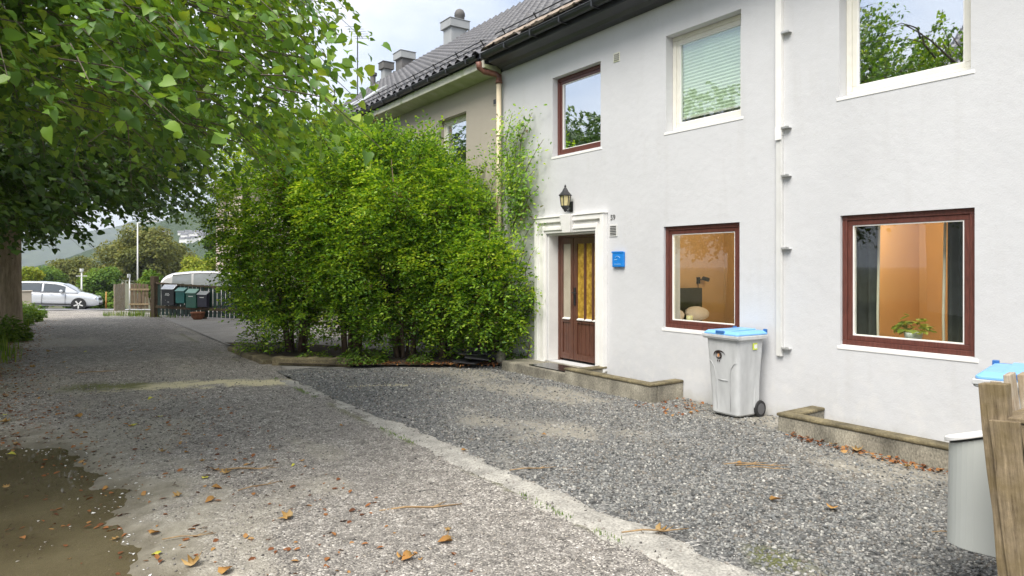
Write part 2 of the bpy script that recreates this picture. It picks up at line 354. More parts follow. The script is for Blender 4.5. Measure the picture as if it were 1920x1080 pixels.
def ground_mat(name, base, light, dark, vs=90., cell=.5):
    """bound grit: voronoi stones; attribute 'stain' r=mud g=sand b=moss a unused"""
    m = newmat(name); t = NT(m); v = t.pos()
    vo = t.n('ShaderNodeTexVoronoi', {'Vector': v, 'Scale': vs}); rnd = t.n('ShaderNodeSeparateColor', {0: vo.outputs['Color']}).outputs[0]
    c = t.ramp(rnd, [(0, dark), (.35, mul(base, .8)), (.7, base), (.93, light), (1, mul(light, 1.6))])
    c = t.mix(.35, c, t.ramp(t.noise(v, 26, 5, .65), [(.3, (.12, .12, .12)), (.7, (.9, .9, .9))]), 'OVERLAY')
    c = t.mix(.55, c, t.ramp(t.noise(v, 8, 9, .75), [(.36, (.08, .08, .08)), (.64, (.92, .92, .92))]), 'OVERLAY')
    big = t.noise(v, .8, 5); c = t.mix(t.ramp(big, [(.4, (0, 0, 0)), (.7, (.45, .45, .45))]), c, mul(base, .62))
    a = t.n('ShaderNodeAttribute', attribute_name='stain'); sp = t.n('ShaderNodeSeparateColor', {0: a.outputs['Color']})
    mud = t.ramp(t.noise(v, 9, 6), [(.3, (.27, .245, .195)), (.7, (.42, .39, .32))])
    fl = t.noise(v, 60, 4)
    c = t.mix(sp.outputs[0], c, mud); c = t.mix(sp.outputs[1], c, t.ramp(fl, [(.3, (.46, .41, .26)), (.7, (.74, .67, .45))])); c = t.mix(sp.outputs[2], c, t.ramp(fl, [(.3, (.06, .07, .02)), (.7, (.17, .18, .05))]))
    if name == 'lane_surface': c = t.mix(t.math('MULTIPLY', a.outputs['Alpha'], .62), c, (.085, .072, .045))
    rough = t.n('ShaderNodeMapRange', {0: sp.outputs[0], 1: 0., 2: 1., 3: .9, 4: .62}).outputs[0]
    h = t.math('ADD', t.math('MULTIPLY', vo.outputs['Distance'], t.n('ShaderNodeMapRange', {0: sp.outputs[0], 1: 0., 2: 1., 3: -1., 4: -.2}).outputs[0]), t.math('MULTIPLY', t.noise(v, 40, 4), .6))
    t.out(t.n('ShaderNodeBsdfPrincipled', {'Base Color': c, 'Roughness': rough, 'Specular IOR Level': .3, 'Normal': t.bump(h, .8, .012)}).outputs[0]); return m
M['lane'] = ground_mat('lane_surface', (.31, .288, .26), (.48, .448, .40), (.10, .093, .086))
M['bay'] = ground_mat('bay_surface', (.155, .155, .148), (.30, .29, .27), (.05, .05, .05), 60.)
M['earth'] = mat('earth_and_turf', (.09, .085, .04), .95, .35, 2.2, .6, 20, .03, col2=(.075, .11, .03), fine=.3, fscale=25)
M['yard'] = mat('pale_yard_gravel', (.31, .295, .275), .95, .15, 2, .5, 60, .02, fine=.3, fscale=60)
M['strip'] = mat('worn_concrete_strip', (.34, .325, .29), .92, .3, 5, .6, 45, .012, fine=.35, fscale=60)
m = newmat('muddy_water'); t = NT(m); v = t.pos()
dep = t.ramp(t.noise(v, 1.6, 4), [(.35, (.12, .10, .058)), (.7, (.21, .18, .11))])
wp = t.n('ShaderNodeBsdfPrincipled', {'Base Color': dep, 'Roughness': .02, 'IOR': 1.333, 'Normal': t.bump(t.noise(v, 6, 3), .03, .01)}).outputs[0]; t.out(t.n('ShaderNodeMixShader', {0: .45, 1: wp, 2: t.n('ShaderNodeBsdfTransparent', {'Color': (.85, .8, .66, 1)}).outputs[0]}).outputs[0]); M['water'] = m
m = newmat('wooded_hill'); t = NT(m); v = t.pos()
c = t.ramp(t.noise(v, .03, 8, .7), [(.32, (.022, .042, .018)), (.5, (.045, .075, .025)), (.68, (.085, .115, .04))])
t.out(t.n('ShaderNodeBsdfPrincipled', {'Base Color': c, 'Roughness': .95, 'Specular IOR Level': 0., 'Normal': t.bump(t.noise(v, .09, 6, .7), 1., 6.)}).outputs[0]); M['hill'] = m

# ------------------------------------------------------------------ terrain
def gz(X, Y):
    X = np.asarray(X, float); Y = np.asarray(Y, float)
    z = -.037*np.clip(Y-26, 0, 20) - .05*np.clip(Y-46, 0, 60)
    z = z - .045*(np.clip(X, -8, 14)-1.75)*sstep(36, 43, Y)
    bank = sstep(-.75, -1.6, X)*.30*sstep(38, 33, Y)*sstep(9, 13, Y)
    return z+bank
def grid_mesh(name, xs, ys, zf, mats, kind='structure', stain=None):
    X, Y = np.meshgrid(xs, ys); Z = zf(X, Y)
    V = np.stack([X, Y, Z], -1).reshape(-1, 3); nx, ny = len(xs), len(ys)
    i = np.arange(ny-1)[:, None]*nx+np.arange(nx-1)[None]; F = np.stack([i, i+1, i+1+nx, i+nx], -1).reshape(-1, 4)
    me = npmesh(name, V, F)
    if stain is not None:
        A = me.color_attributes.new('stain', 'FLOAT_COLOR', 'POINT'); s = stain(X, Y).reshape(-1, 4).astype(np.float32); A.data.foreach_set('color', s.ravel())
    o = link(name, me, mats, smooth=True); tag(o, kind=kind); return o
def grow(a, b, d0, k): 
    v = [a]; d = d0
    while v[-1] < b: v.append(v[-1]+d); d *= k
    return np.array(v)
gx = np.concatenate([-grow(9, 2300, 2, 1.25)[::-1], np.arange(-8.5, 9, .5), grow(9, 2300, 2, 1.25)])
gy = np.concatenate([-grow(4, 300, 2, 1.3)[::-1], np.arange(-3.5, 60, .5), grow(60, 2300, 2, 1.2)])
def ground_z(X, Y):
    return gz(X, Y)-.05-.12*np.exp(-((X-.1)/1.2)**2-((Y-6)/3.5)**2)
o = grid_mesh('ground', gx, gy, ground_z, M['earth'])

def seg_d(X, Y, a, b):
    a = np.array(a); d = np.array(b)-a; t = np.clip(((X-a[0])*d[0]+(Y-a[1])*d[1])/(d@d), 0, 1)
    return np.hypot(X-a[0]-t*d[0], Y-a[1]-t*d[1])
def pud(X, Y):    # >0 inside puddle basin
    n = fbm(X*1.7+3, Y*1.7+8, 6)-.5+.35*(fbm(X*11, Y*9+3, 4)-.5)
    return 1-np.sqrt(((X+.45)/(.98))**2+((Y-5.6)/2.75)**2)+n*.75-.07
def lane_z(X, Y):
    p = pud(X, Y)
    z = gz(X, Y)*1.0 + (fbm(X*.6, Y*.6)-.5)*.035+(fbm(X*5+40, Y*5, 3)-.5)*.012
    z = z + .02*np.exp(-((X-2.0)/.5)**2) - .055*sstep(-.32, .28, p)
    z = z - .07*sstep(3.10, 3.2, X)*sstep(10.75, 10.5, Y)
    return z
def lane_stain(X, Y):
    n = fbm(X*3, Y*3, 5); n2 = fbm(X*9+5, Y*9, 4); p = pud(X, Y)
    mud = sstep(-.75, -.12, p+(n-.5)*.5)*.95*sstep(10, 7.5, Y)
    mud = np.maximum(mud, .5*sstep(.58, .68, fbm(X*1.1+9, Y*.5+4, 4)))
    d = seg_d(X, Y, (.9, 11.0), (3.1, 10.05))
    sand = sstep(.42, .10, d+(n2-.5)*.5)*sstep(.36, .55, n+.12)
    ds = seg_d(X, Y, (.55, 11.3), (1.0, 11.1)); moss = sstep(.5, .1, ds+(n2-.5)*.5)*.9
    edge = np.minimum(np.abs(X-2.93), np.abs(X-3.4)); moss = np.maximum(moss, sstep(.12, .02, np.abs(X-2.95)+(n-.5)*.22)*sstep(.52, .68, n)*.8)
    left = sstep(-.1, -.75, X+(n-.5)*.9)*sstep(7, 10, Y)
    return np.stack([mud, sand, np.maximum(moss, left*.5), sstep(-.42, -.02, p+(n2-.5)*.25)*sstep(11, 9, Y)], -1)
lx = np.concatenate([np.arange(-3, -1.2, .15), np.arange(-1.2, 3.15, .035), np.arange(3.15, 3.5, .05)])
ly = np.concatenate([np.arange(1.2, 12, .035), grow(12, 46, .05, 1.03)])
grid_mesh('lane', lx, ly, lane_z, M['lane'], stain=lane_stain)
# puddle water sheet in the basin
th_ = np.linspace(0, 2*np.pi, 40, endpoint=False)
pv = [(-.45+1.5*math.cos(a), 5.6+3.6*math.sin(a), -.030) for a in th_]
pm = MB(); pm.add(pv, [tuple(range(40))]); po = pm.build('puddle', M['water']); tag(po, kind='structure')
# parking bay
def bay_z(X, Y): return .012+(fbm(X*.9+50, Y*.9)-.5)*.05+(fbm(X*4, Y*4+20, 3)-.5)*.015
def bay_stain(X, Y):
    n = fbm(X*3, Y*3, 5)
    d = seg_d(X, Y, (3.65, 9.2), (4.3, 8.75)); sand = sstep(.12, .02, d+(n-.5)*.12)*.7
    silt = .6*sstep(.48, .66, fbm(X*.9+31, Y*.55+5, 5)); return np.stack([silt, sand, .8*sstep(.22, .05, np.hypot(X-3.5, (Y-2.35)/1.6)+(n-.5)*.2), np.ones_like(X)], -1)
grid_mesh('parking_gravel', np.arange(3.13, 6.81, .05), np.arange(-1, 11.2, .05), bay_z, M['bay'], stain=bay_stain)
# concrete edging strip between lane and bay
def strip_z(X, Y): return .022+(fbm(X*6, Y*2, 4)-.5)*.03-.022*sstep(5.2, 8.0, Y)*sstep(.35, .6, fbm(X*2, Y*1.1+3))-.032*sstep(.08, .20, np.abs(X-(3.07+.010*np.sin(Y*1.3)))+(fbm(X*5+8, Y*5, 4)-.5)*.17)
grid_mesh('concrete_edging', np.arange(2.84, 3.34, .03), np.arange(1, 10.4, .04), strip_z, M['strip'])
# hedge bed, yard, road
def bed_z(X, Y): return .05+.06*fbm(X*2, Y*2, 4)
bm_ = MB()
nb = 30
bed = [(3.32, 13.8), (3.36, 11.7), (4.35, 10.75), (6.8, 9.3), (6.8, 10.8), (5.6, 12.2), (4.6, 14.6), (3.3, 15.6)]
bm_.add([(x, y, .06) for x, y in bed], [tuple(range(len(bed)))]); tag(bm_.build('soil_bed', M['soil']), kind='structure')
grid_mesh('yard', np.arange(3.36, 9.4, .25), np.arange(10.9, 31, .25), lambda X, Y: gz(X, Y)+.012, M['yard'])
grid_mesh('road', np.arange(-14, 15, 1.), np.arange(41.0, 47.1, .5), lambda X, Y: gz(X, Y)+.03, M['sheet'])
# hills
def hill(name, cx, cy, sx, sy, h, ridge):
    xs = np.linspace(-1, 1, 150); ys = np.linspace(-1, 1, 90)
    X, Y = np.meshgrid(xs, ys)
    prof = np.clip(1-np.abs(Y), 0, 1)**.8
    Z = h*prof*ridge(X)*(.8+.4*fbm(X*6+cx, Y*4, 5))+h*.02*vnoise(X*70, Y*50)*prof+h*.012*vnoise(X*150, Y*110)*prof
    c_, s_ = math.cos(R(34.8)), math.sin(R(34.8))
    a, b = X*sx, Y*sy
    V = np.stack([cx+a*c_+b*s_, cy-a*s_+b*c_, Z-6], -1).reshape(-1, 3)
    i = np.arange(89)[:, None]*150+np.arange(149)[None]; F = np.stack([i, i+1, i+151, i+150], -1).reshape(-1, 4)
    return tag(link(name, npmesh(name, V, F), M['hill'], smooth=True), kind='structure')
def cam_pt(px, z):  # ground point at image x and depth
    l = (px-960)/1280*z; s_, c_ = math.sin(R(34.8)), math.cos(R(34.8)); return z*s_+l*c_, z*c_-l*s_
hx, hy = cam_pt(470, 640); hill('hill', hx, hy, 190, 130, 82, lambda X: sstep(-1.0, -.25, X)*(.75+.25*sstep(-.3, .3, X)))
hx, hy = cam_pt(150, 1700); hill('hill', hx, hy, 900, 300, 118, lambda X: .55+.45*sstep(-.6, .45, X))

# ------------------------------------------------------------------ scatter: gravel, grit
def icos():
    p = (1+5**.5)/2
    V = np.array([(-1, p, 0), (1, p, 0), (-1, -p, 0), (1, -p, 0), (0, -1, p), (0, 1, p), (0, -1, -p), (0, 1, -p), (p, 0, -1), (p, 0, 1), (-p, 0, -1), (-p, 0, 1)])/math.hypot(1, p)
    F = np.array([(0, 11, 5), (0, 5, 1), (0, 1, 7), (0, 7, 10), (0, 10, 11), (1, 5, 9), (5, 11, 4), (11, 10, 2), (10, 7, 6), (7, 1, 8), (3, 9, 4), (3, 4, 2), (3, 2, 6), (3, 6, 8), (3, 8, 9), (4, 9, 5), (2, 4, 11), (6, 2, 10), (8, 6, 7), (9, 8, 1)])
    return V, F
def rand_rot(n):
    q = rng.normal(size=(n, 4)); q /= np.linalg.norm(q, axis=1)[:, None]; w_, x, y, z = q.T
    return np.stack([1-2*(y*y+z*z), 2*(x*y-z*w_), 2*(x*z+y*w_), 2*(x*y+z*w_), 1-2*(x*x+z*z), 2*(y*z-x*w_), 2*(x*z-y*w_), 2*(y*z+x*w_), 1-2*(x*x+y*y)], -1).reshape(n, 3, 3)
def instance(name, TV, TF, P, Rm, S, mats, parent=None, local=False):
    """TV (t,3) or (n,t,3)"""
    n = len(P); t_ = TV.shape[-2]
    V = (np.einsum('nij,tj->nti', Rm, TV) if TV.ndim == 2 else np.einsum('nij,ntj->nti', Rm, TV))
    S = np.asarray(S); S = S[:, None, None] if S.ndim == 1 else S[:, None, :]
    V = V*S+P[:, None, :]
    F = TF[None]+np.arange(n)[:, None, None]*t_
    return link(name, npmesh(name, V.reshape(-1, 3), F.reshape(-1, TF.shape[1])), mats, parent, local=local)
def stones(name, x0, x1, y0, y1, dens, smin, smax, zf, mats, keep=None):
    P = []
    for (a, b, k) in ((0, 5, 1.), (5, 8, .8), (8, 60, .55)):
        lo, hi = max(y0, a), min(y1, b)
        if hi <= lo: continue
        n = int((x1-x0)*(hi-lo)*dens*k); P.append(np.stack([rng.uniform(x0, x1, n), rng.uniform(lo, hi, n)], -1))
    P = np.concatenate(P)
    if keep is not None: P = P[keep(P[:, 0], P[:, 1])]
    # outside the frame's left edge / behind the camera nothing shows
    n = len(P); IV, IF = icos()
    far = 1+.35*np.clip((P[:, 1]-6)/5, 0, 1)
    S = (smin+(smax-smin)*rng.random(n)**2.2)[:, None]*rng.uniform(.7, 1.25, (n, 3))*far[:, None]*np.array([1, 1, .8])
    TV = IV[None]*(1+.28*rng.normal(size=(n, 12, 1)))
    Z = zf(P[:, 0], P[:, 1])+S[:, 2]*rng.uniform(-.1, .5, n)
    o = instance(name, TV, IF, np.column_stack([P, Z]), rand_rot(n), S, mats); tag(o, kind='stuff'); return o
stones('gravel', 3.1, 6.78, 1.0, 10.7, 1900, .0065, .0145, bay_z, M['gravel'],
       lambda x, y: (rng.random(len(x)) < (.2+.8*sstep(3.1, 3.5, x+(fbm(x*5, y*5)-.5)*.5))*(1-.75*sstep(.50, .66, fbm(x*.9+31, y*.55+5, 5)))) & ~((x > 6.18) & (y > 2) & (y < 6.1) & ((y > 5.95) | (y < 4.2))) & (y < 10.7-.75*np.clip(x-4, 0, 3)*.6))
stones('lane_grit', -1.0, 3.1, 2.2, 13.5, 900, .0035, .0095, lane_z, M['grit'],
       lambda x, y: (rng.random(len(x)) < (1-.93*sstep(-.75, -.2, pud(x, y)))*(1-.9*lane_stain(x, y)[..., 1])) & (x > -.08*y-.1))

stones('edging_grit', 2.9, 3.26, 2.2, 10.4, 700, .004, .011, strip_z, M['grit'], lambda x, y: rng.random(len(x)) < .25+.75*sstep(.04, .16, np.abs(x-3.07)+(fbm(x*4, y*3)-.5)*.2))

# ------------------------------------------------------------------ buildings
F = 6.8                                   # facade plane of the terrace
def wall_holes(mb, y0, y1, z0, z1, holes, xf, th, mi=0):
    ys = sorted({y0, y1, *[h[0] for h in holes], *[h[1] for h in holes]}); zs = sorted({z0, z1, *[h[2] for h in holes], *[h[3] for h in holes]})
    ys = [y for y in ys if y0 <= y <= y1]
    def inside(y, z): return any(h[0] < y < h[1] and h[2] < z < h[3] for h in holes)
    for a, b in zip(ys, ys[1:]):
        for c, d in zip(zs, zs[1:]):
            if inside((a+b)/2, (c+d)/2): continue
            mb.add([(xf, a, c), (xf, a, d), (xf, b, d), (xf, b, c)], [(0, 1, 2, 3)], mi)
            mb.add([(xf+th, a, c), (xf+th, b, c), (xf+th, b, d), (xf+th, a, d)], [(0, 1, 2, 3)], mi)
    for a, b, c, d in holes:
        mb.add([(xf, a, c), (xf+th, a, c), (xf+th, b, c), (xf, b, c)], [(0, 1, 2, 3)], mi)
        mb.add([(xf, a, d), (xf, b, d), (xf+th, b, d), (xf+th, a, d)], [(0, 1, 2, 3)], mi)
        mb.add([(xf, a, c), (xf, a, d), (xf+th, a, d), (xf+th, a, c)], [(0, 1, 2, 3)], mi)
        mb.add([(xf, b, c), (xf+th, b, c), (xf+th, b, d), (xf, b, d)], [(0, 1, 2, 3)], mi)
def tile_roof(name, y0, y1, x0, z0, x1, z1, mats, parent, per=.30, row=.34, brown=None):
    Ls = math.hypot(x1-x0, z1-z0); nr = int(Ls/row); ux, uz = (x1-x0)/Ls, (z1-z0)/Ls; nx_, nz_ = -uz, ux
    sy = np.arange(y0, y1+.001, per/10); a = 2*np.pi*sy/per
    prof = .034*np.sin(a)+.014*np.sin(2*a+.8)
    Vs = []; F_ = []; n = len(sy)
    for r in range(nr+1):
        for s_, lift in ((r*row, .075), (r*row+row*.5, .038), (r*row+row-.004, .002)):
            s_ = min(s_, Ls); jit = .004*rng.normal(size=n)*0
            Vs.append(np.stack([x0+ux*s_+nx_*(prof+lift), sy, z0+uz*s_+nz_*(prof+lift)], -1))
    V = np.concatenate(Vs); m_ = len(Vs)
    i = np.arange(m_-1)[:, None]*n+np.arange(n-1)[None]; Fq = np.stack([i, i+1, i+1+n, i+n], -1).reshape(-1, 4)
    o = link(name, npmesh(name, V, Fq), mats, parent)
    if len(o.data.materials) > 1:
        rows = np.repeat(np.arange(m_-1), n-1); o.data.polygons.foreach_set('material_index', (rows < 4).astype(np.int32))
    return o
def add_window(house, y0, y1, z0, z1, frame, glass, sill_lip=.03, dep=.09, fw=.055, sw=.05, mid=None, label=None, sash=None, tilt=0):
    """window in the opening y0..y1, z0..z1 of the facade; frame > sash, pane, sill"""
    x = F+dep
    fb = MB()
    def ring(mb, ya, yb, za, zb, w_, xa, xb):
        mb.box((xa, ya, za), (xb, yb, za+w_)); mb.box((xa, ya, zb-w_), (xb, yb, zb)); mb.box((xa, ya, za+w_), (xb, ya+w_, zb-w_)); mb.box((xa, yb-w_, za+w_), (xb, yb, zb-w_))
    ring(fb, y0+.002, y1-.002, z0+.002, z1-.002, fw, x, x+.09)
    win = fb.build('window', frame, house, bevel=.004); tag(win, label)
    sb = MB(); e = fw+.003
    ring(sb, y0+e, y1-e, z0+e, z1-e, sw, x+.012, x+.07); sb.build('sash', sash or frame, win, bevel=.004)
    b2 = MB(); e2 = e+sw; ring(b2, y0+e2-.004, y1-e2+.004, z0+e2-.004, z1-e2+.004, .016, x+.020, x+.060); b2.build('glazing_bead', M['white_trim'], win)
    pb = MB(); pb.box((x+.034, y0+e2-.002, z0+e2-.002), (x+.040, y1-e2+.002, z1-e2+.002)); pb.build('pane', glass, win)
    if sill_lip:
        s_ = MB(); s_.prism([(F-.007, z0-.045), (F-.007, z0-.012), (F+dep, z0+.004), (F+dep, z0-.045)], y0-.03, y1+.03, 'y'); s_.build('sill', M['white_trim'], win, bevel=.004)
    return win
# --- grey house
house = empty('grey_house', (F, 3.5, 0), 0, 'pale grey rendered terraced house with red brown windows, the nearest one on the right', 'house')
WR = (2.62, 3.85, .89, 2.22); WM = (5.08, 6.27, .89, 2.22); U1 = (7.50, 8.64, 3.46, 4.72); U2 = (5.06, 6.23, 3.47, 4.73); U3 = (2.65, 3.86, 3.45, 4.73)
DO = (7.585, 8.75, .17, 2.21)
hb = MB(); wall_holes(hb, -4, 10.09, -.3, 5.16, [WR, WM, U1, U2, U3, DO], F, .32)
hb.build('wall', M['plaster'], house, fix=False)
b = MB()
b.box((F+.33, -4, -.3), (15.1, -3.75, 5.3)); b.box((15.1, -4, -.3), (15.4, 10.09, .9)); b.box((15.1, -4, 2.3), (15.4, 10.09, 5.3))
for y in (-4, 1.2, 4.3, 6.6, 9.6): b.box((15.1, y, .9), (15.4, y+.45, 2.3))
b.box((F+.33, 9.85, -.3), (15.1, 10.09, 5.3)); b.build('rear_wall', M['plaster'], house)
# rooms behind the two lower windows; open to the garden side through the rear windows
def room(y0, y1, xb, wallm, floor=.28, ceil=2.62, label=None):
    r_ = MB(); x0 = F+.325
    r_.box((x0, y1, floor), (xb, y1+.05, ceil))                                   # partition
    r_.box((xb, y0+1.1, floor), (xb+.05, y1+.05, ceil))                           # rear partition with a doorway at its far end
    r_.box((x0, y0-.05, floor), (xb+.05, y0, ceil))
    r_.box((x0, y0-.05, floor-.05), (xb+.05, y1+.05, floor), 1); r_.box((x0, y0-.05, ceil), (xb+.05, y1+.05, ceil+.05), 1)
    return r_.build('room', [wallm, M['ceiling']], house)
room(.9, 4.42, 9.75, M['orange_wall']); room(4.50, 7.02, 9.0, M['tan_wall'])
ub = MB(); ub.box((F+.325, 1, 3.0), (10.5, 9.8, 3.05)); ub.box((10.5, 1, 3.0), (10.55, 9.8, 5.1)); ub.box((F+.325, 6.9, 3.05), (10.5, 6.95, 5.1)); ub.box((F+.325, 4.5, 3.05), (10.5, 4.55, 5.1))
ub.build('upper_room', M['ceiling'], house)
# roofs
tile_roof('roof', -4, 10.1, 6.38, 5.40, 11.0, 8.92, [M['tile'], M['tile_brown']], house)
rb = MB(); rb.prism([(6.5, 5.36), (11, 8.86), (15.6, 5.36)], -3.98, 10.08, 'y'); rb.build('roof_deck', M['slate'], house)
rt = MB(); 
for i in range(40):
    y = -3.6+i*.34+random.uniform(-.05, .05); rt.box((6.36, y, 5.42+random.uniform(-.01, .02)), (6.62+random.uniform(-.06, .1), y+.31, 5.455), 0, Matrix.Translation((6.36, 0, 5.43)) @ Matrix.Rotation(-R(37), 4, 'Y') @ Matrix.Translation((-6.36, 0, -5.43+.035)))
rt.build('verge_flashing', M['verge_board'], house, bevel=.006)
def gutter(parent, y0, y1, zt, mats, x=6.36, r=.075, name='gutter'):
    g = MB(); n = 9
    prof = [(x+r*math.cos(math.pi+math.pi*k/(n-1)), zt+r*math.sin(math.pi+math.pi*k/(n-1))) for k in range(n)]
    prof += [(x+(r-.008)*math.cos(math.pi+math.pi*k/(n-1)), zt+(r-.008)*math.sin(math.pi+math.pi*k/(n-1))) for k in range(n-1, -1, -1)]
    vs = [(p[0], y0, p[1]) for p in prof]+[(p[0], y1, p[1]) for p in prof]; k = len(prof)
    g.add(vs, [(i, (i+1) % k, k+(i+1) % k, k+i) for i in range(k)])
    g.tube([(x-r, y0, zt), (x-r, y1, zt)], .012, 6)
    yy = y0+.3
    while yy < y1: g.box((x-r-.006, yy, zt-r-.012), (x+r+.03, yy+.03, zt-r+.0)); g.box((x-r-.010, yy, zt-r), (x-r-.002, yy+.03, zt+.01)); yy += .72
    return g.build(name, mats, parent, smooth=False)
gutter(house, -4, 10.04, 5.37, M['gutter'])
cb = MB(); cb.prism([(6.44, 5.24), (6.44, 5.34), (6.798, 5.34), (6.798, 5.152), (6.66, 5.165), (6.60, 5.20)], -4, 9.98, 'y'); cb.build('eaves_board', M['gutter'], house, bevel=.006)
for U, fr, sa in ((U2, 'cream_frame', None), (U3, 'cream_frame', None)): add_window(house, *U, M[fr], M['glass_blind'] if U is U2 else M['glass_up'], dep=.13, label='cream framed upper window')
add_window(house, *U1, M['brown_wood'], M['glass_up'], dep=.10, label='red brown upper window')
for U in (WR, WM): add_window(house, *U, M['brown_wood'], M['glass_low'], dep=.035, fw=.05, sw=.05, label='large red brown ground floor window')
# door: recessed leaf and sidelight of brown boards with amber glass
dx = F+.19
d = MB(); y0, y1, z0, z1 = DO
d.box((dx, y0+.002, z0), (dx+.09, y0+.05, z1-.05)); d.box((dx, y1-.05, z0), (dx+.09, y1-.002, z1-.05)); d.box((dx, y0+.002, z1-.05), (dx+.09, y1-.002, z1-.002))
door = d.build('door', M['door_wood'], house, bevel=.004); tag(door, 'red brown front door with tall amber panes')
def door_leaf(name, ya, yb, npan, gm):
    l = MB(); st = .085 if npan > 1 else .065; zb, zt = z0+.04, z1-.055; zm = .86
    x0, x1 = dx+.012, dx+.06
    l.box((x0, ya, zb), (x1, ya+st, zt)); l.box((x0, yb-st, zb), (x1, yb, zt)); l.box((x0, ya+st, zt-.10), (x1, yb-st, zt)); l.box((x0, ya+st, zb), (x1, yb-st, zb+.10)); l.box((x0, ya+st, zm-.06), (x1, yb-st, zm))
    wy = (yb-ya-2*st); 
    for k in range(1, npan): l.box((x0, ya+st+wy*k/npan-.022, zm), (x1, ya+st+wy*k/npan+.022, zt-.10))
    nbd = 6 if npan > 1 else 3
    for k in range(nbd): l.box((x0+.018, ya+st+wy*k/nbd+.003, zb+.10), (x1-.01, ya+st+wy*(k+1)/nbd-.003, zm-.06))
    o_ = l.build(name, M['door_wood'], door, bevel=.003)
    g = MB(); 
    for k in range(npan): g.box((x0+.02, ya+st+wy*k/npan+(.022 if k else 0), zm), (x0+.028, ya+st+wy*(k+1)/npan-(.022 if k < npan-1 else 0), zt-.10))
    g.build('pane', gm, door)
    s_ = MB()
    for k in range(npan): s_.prism([(x0-.018, zm-.012), (x0-.018, zm), (x0+.018, zm+.016), (x0+.018, zm-.012)], ya+st+wy*k/npan+.012, ya+st+wy*(k+1)/npan-.012, 'y')
    s_.build('glazing_bead', M['white_paint'], door)
door_leaf('leaf', y0+.052, 8.36, 3, M['amber']); door_leaf('sidelight', 8.37, y1-.052, 1, M['pale_glass'])
h = MB(); h.box((dx-.004, 8.30, 1.08), (dx+.012, 8.34, 1.36)); h.tube([(dx-.004, 8.32, 1.28), (dx-.05, 8.32, 1.28), (dx-.055, 8.21, 1.275)], .010, 8); h.tube([(dx-.004, 8.32, 1.13), (dx-.02, 8.32, 1.13)], .014, 8)
h.build('handle', M['iron'], door, bevel=.003)
th = MB(); th.box((F-.02, y0-.03, .10), (dx+.09, y1+.03, z0-.002)); th.build('threshold', M['strip'], door, bevel=.01)
# moulded surround with keystone
s_ = MB()
for (yo, yi) in ((9.02, 8.77), (7.355, 7.575)):
    sg = 1 if yo > yi else -1; wdt = abs(yo-yi)
    s_.box((F-.045, min(yo, yi), .17), (F-.001, max(yo, yi), 2.47))
    a, b_ = sorted((yo, yo-sg*.075)); s_.box((F-.085, a, .17), (F-.046, b_, 2.47))
    a, b_ = sorted((yi+sg*.03, yi+sg*.075)); s_.box((F-.065, a, .17), (F-.046, b_, 2.34))
s_.box((F-.045, 7.576, 2.225), (F-.001, 8.769, 2.47)); s_.box((F-.084, 7.431, 2.395), (F-.0455, 8.944, 2.469)); s_.box((F-.066, 7.506, 2.27), (F-.0455, 8.869, 2.325))
s_.box((F-.10, 7.34, 2.471), (F-.001, 9.035, 2.492))
for (a, b_) in ((7.360, 7.57), (8.775, 9.015)): s_.box((F-.092, a-.012, .16), (F-.0465, b_+.012, .169))
sur = s_.build('door_surround', M['white_trim'], house, bevel=.008); tag(sur, 'white moulded door surround')
k_ = MB(); k_.hexa([(F-.12, 8.07, 2.215), (F-.001, 8.07, 2.215), (F-.001, 8.25, 2.215), (F-.12, 8.25, 2.215)], [(F-.15, 8.03, 2.50), (F-.001, 8.03, 2.50), (F-.001, 8.29, 2.50), (F-.15, 8.29, 2.50)]); k_.build('keystone', M['white_trim'], sur, bevel=.006)
rv = MB(); rv.box((F+.001, 8.735, .175), (dx-.002, 8.749, 2.2)); rv.box((F+.001, 7.586, .175), (dx-.002, 7.60, 2.2)); rv.box((F+.001, 7.601, 2.196), (dx-.002, 8.734, 2.209)); rv.build('reveal_lining', M['white_trim'], sur)
# conduit with brackets
c_ = MB(); c_.box((F-.035, 4.50, .70), (F-.001, 4.575, 3.15)); c_.box((F-.042, 4.505, .70), (F-.0355, 4.520, 3.15)); con = c_.build('conduit', M['conduit'], house, bevel=.004)
c_ = MB(); c_.box((F-.05, 4.498, 3.153), (F-.001, 4.572, 5.13)); c_.box((F-.054, 4.494, 3.10), (F-.0505, 4.576, 3.24)); c_.build('cable_pipe', M['white_paint'], house, bevel=.008)
for z in (4.27, 3.22, 2.69, 1.89, .79):
    b_ = MB(); b_.box((F-.06, 4.40, z-.004), (F-.001, 4.498, z+.003)); b_.box((F-.06, 4.40, z+.0035), (F-.056, 4.498, z+.016)); b_.box((F-.05, 4.43, z+.0032), (F-.02, 4.45, z+.022)); b_.build('bracket', M['galv'], house)
# downpipe at the party wall
p_ = MB(); p_.tube([(F-.09, 10.06, -.02), (F-.09, 10.06, 5.0)], .045, 14); 
for z in (1.2, 2.6, 4.0): p_.tube([(F-.09, 10.06, z), (F-.09, 10.06, z+.03)], .055, 14); p_.box((F-.06, 10.04, z), (F-.001, 10.08, z+.03))
dp = p_.build('downpipe', M['cream_pipe'], house, smooth=True); tag(dp, 'cream downpipe')
p_ = MB(); p_.tube([(F-.09, 10.06, 4.95), (F-.09, 10.06, 5.06), (F-.12, 10.10, 5.10), (F-.30, 10.20, 5.14), (F-.40, 10.22, 5.20), (F-.43, 10.2, 5.30)], .052, 12); p_.lathe([(.062, 4.93), (.062, 4.99)], (F-.09, 10.06, 0), 12); p_.build('pipe_elbow', M['copper'], dp, smooth=True)
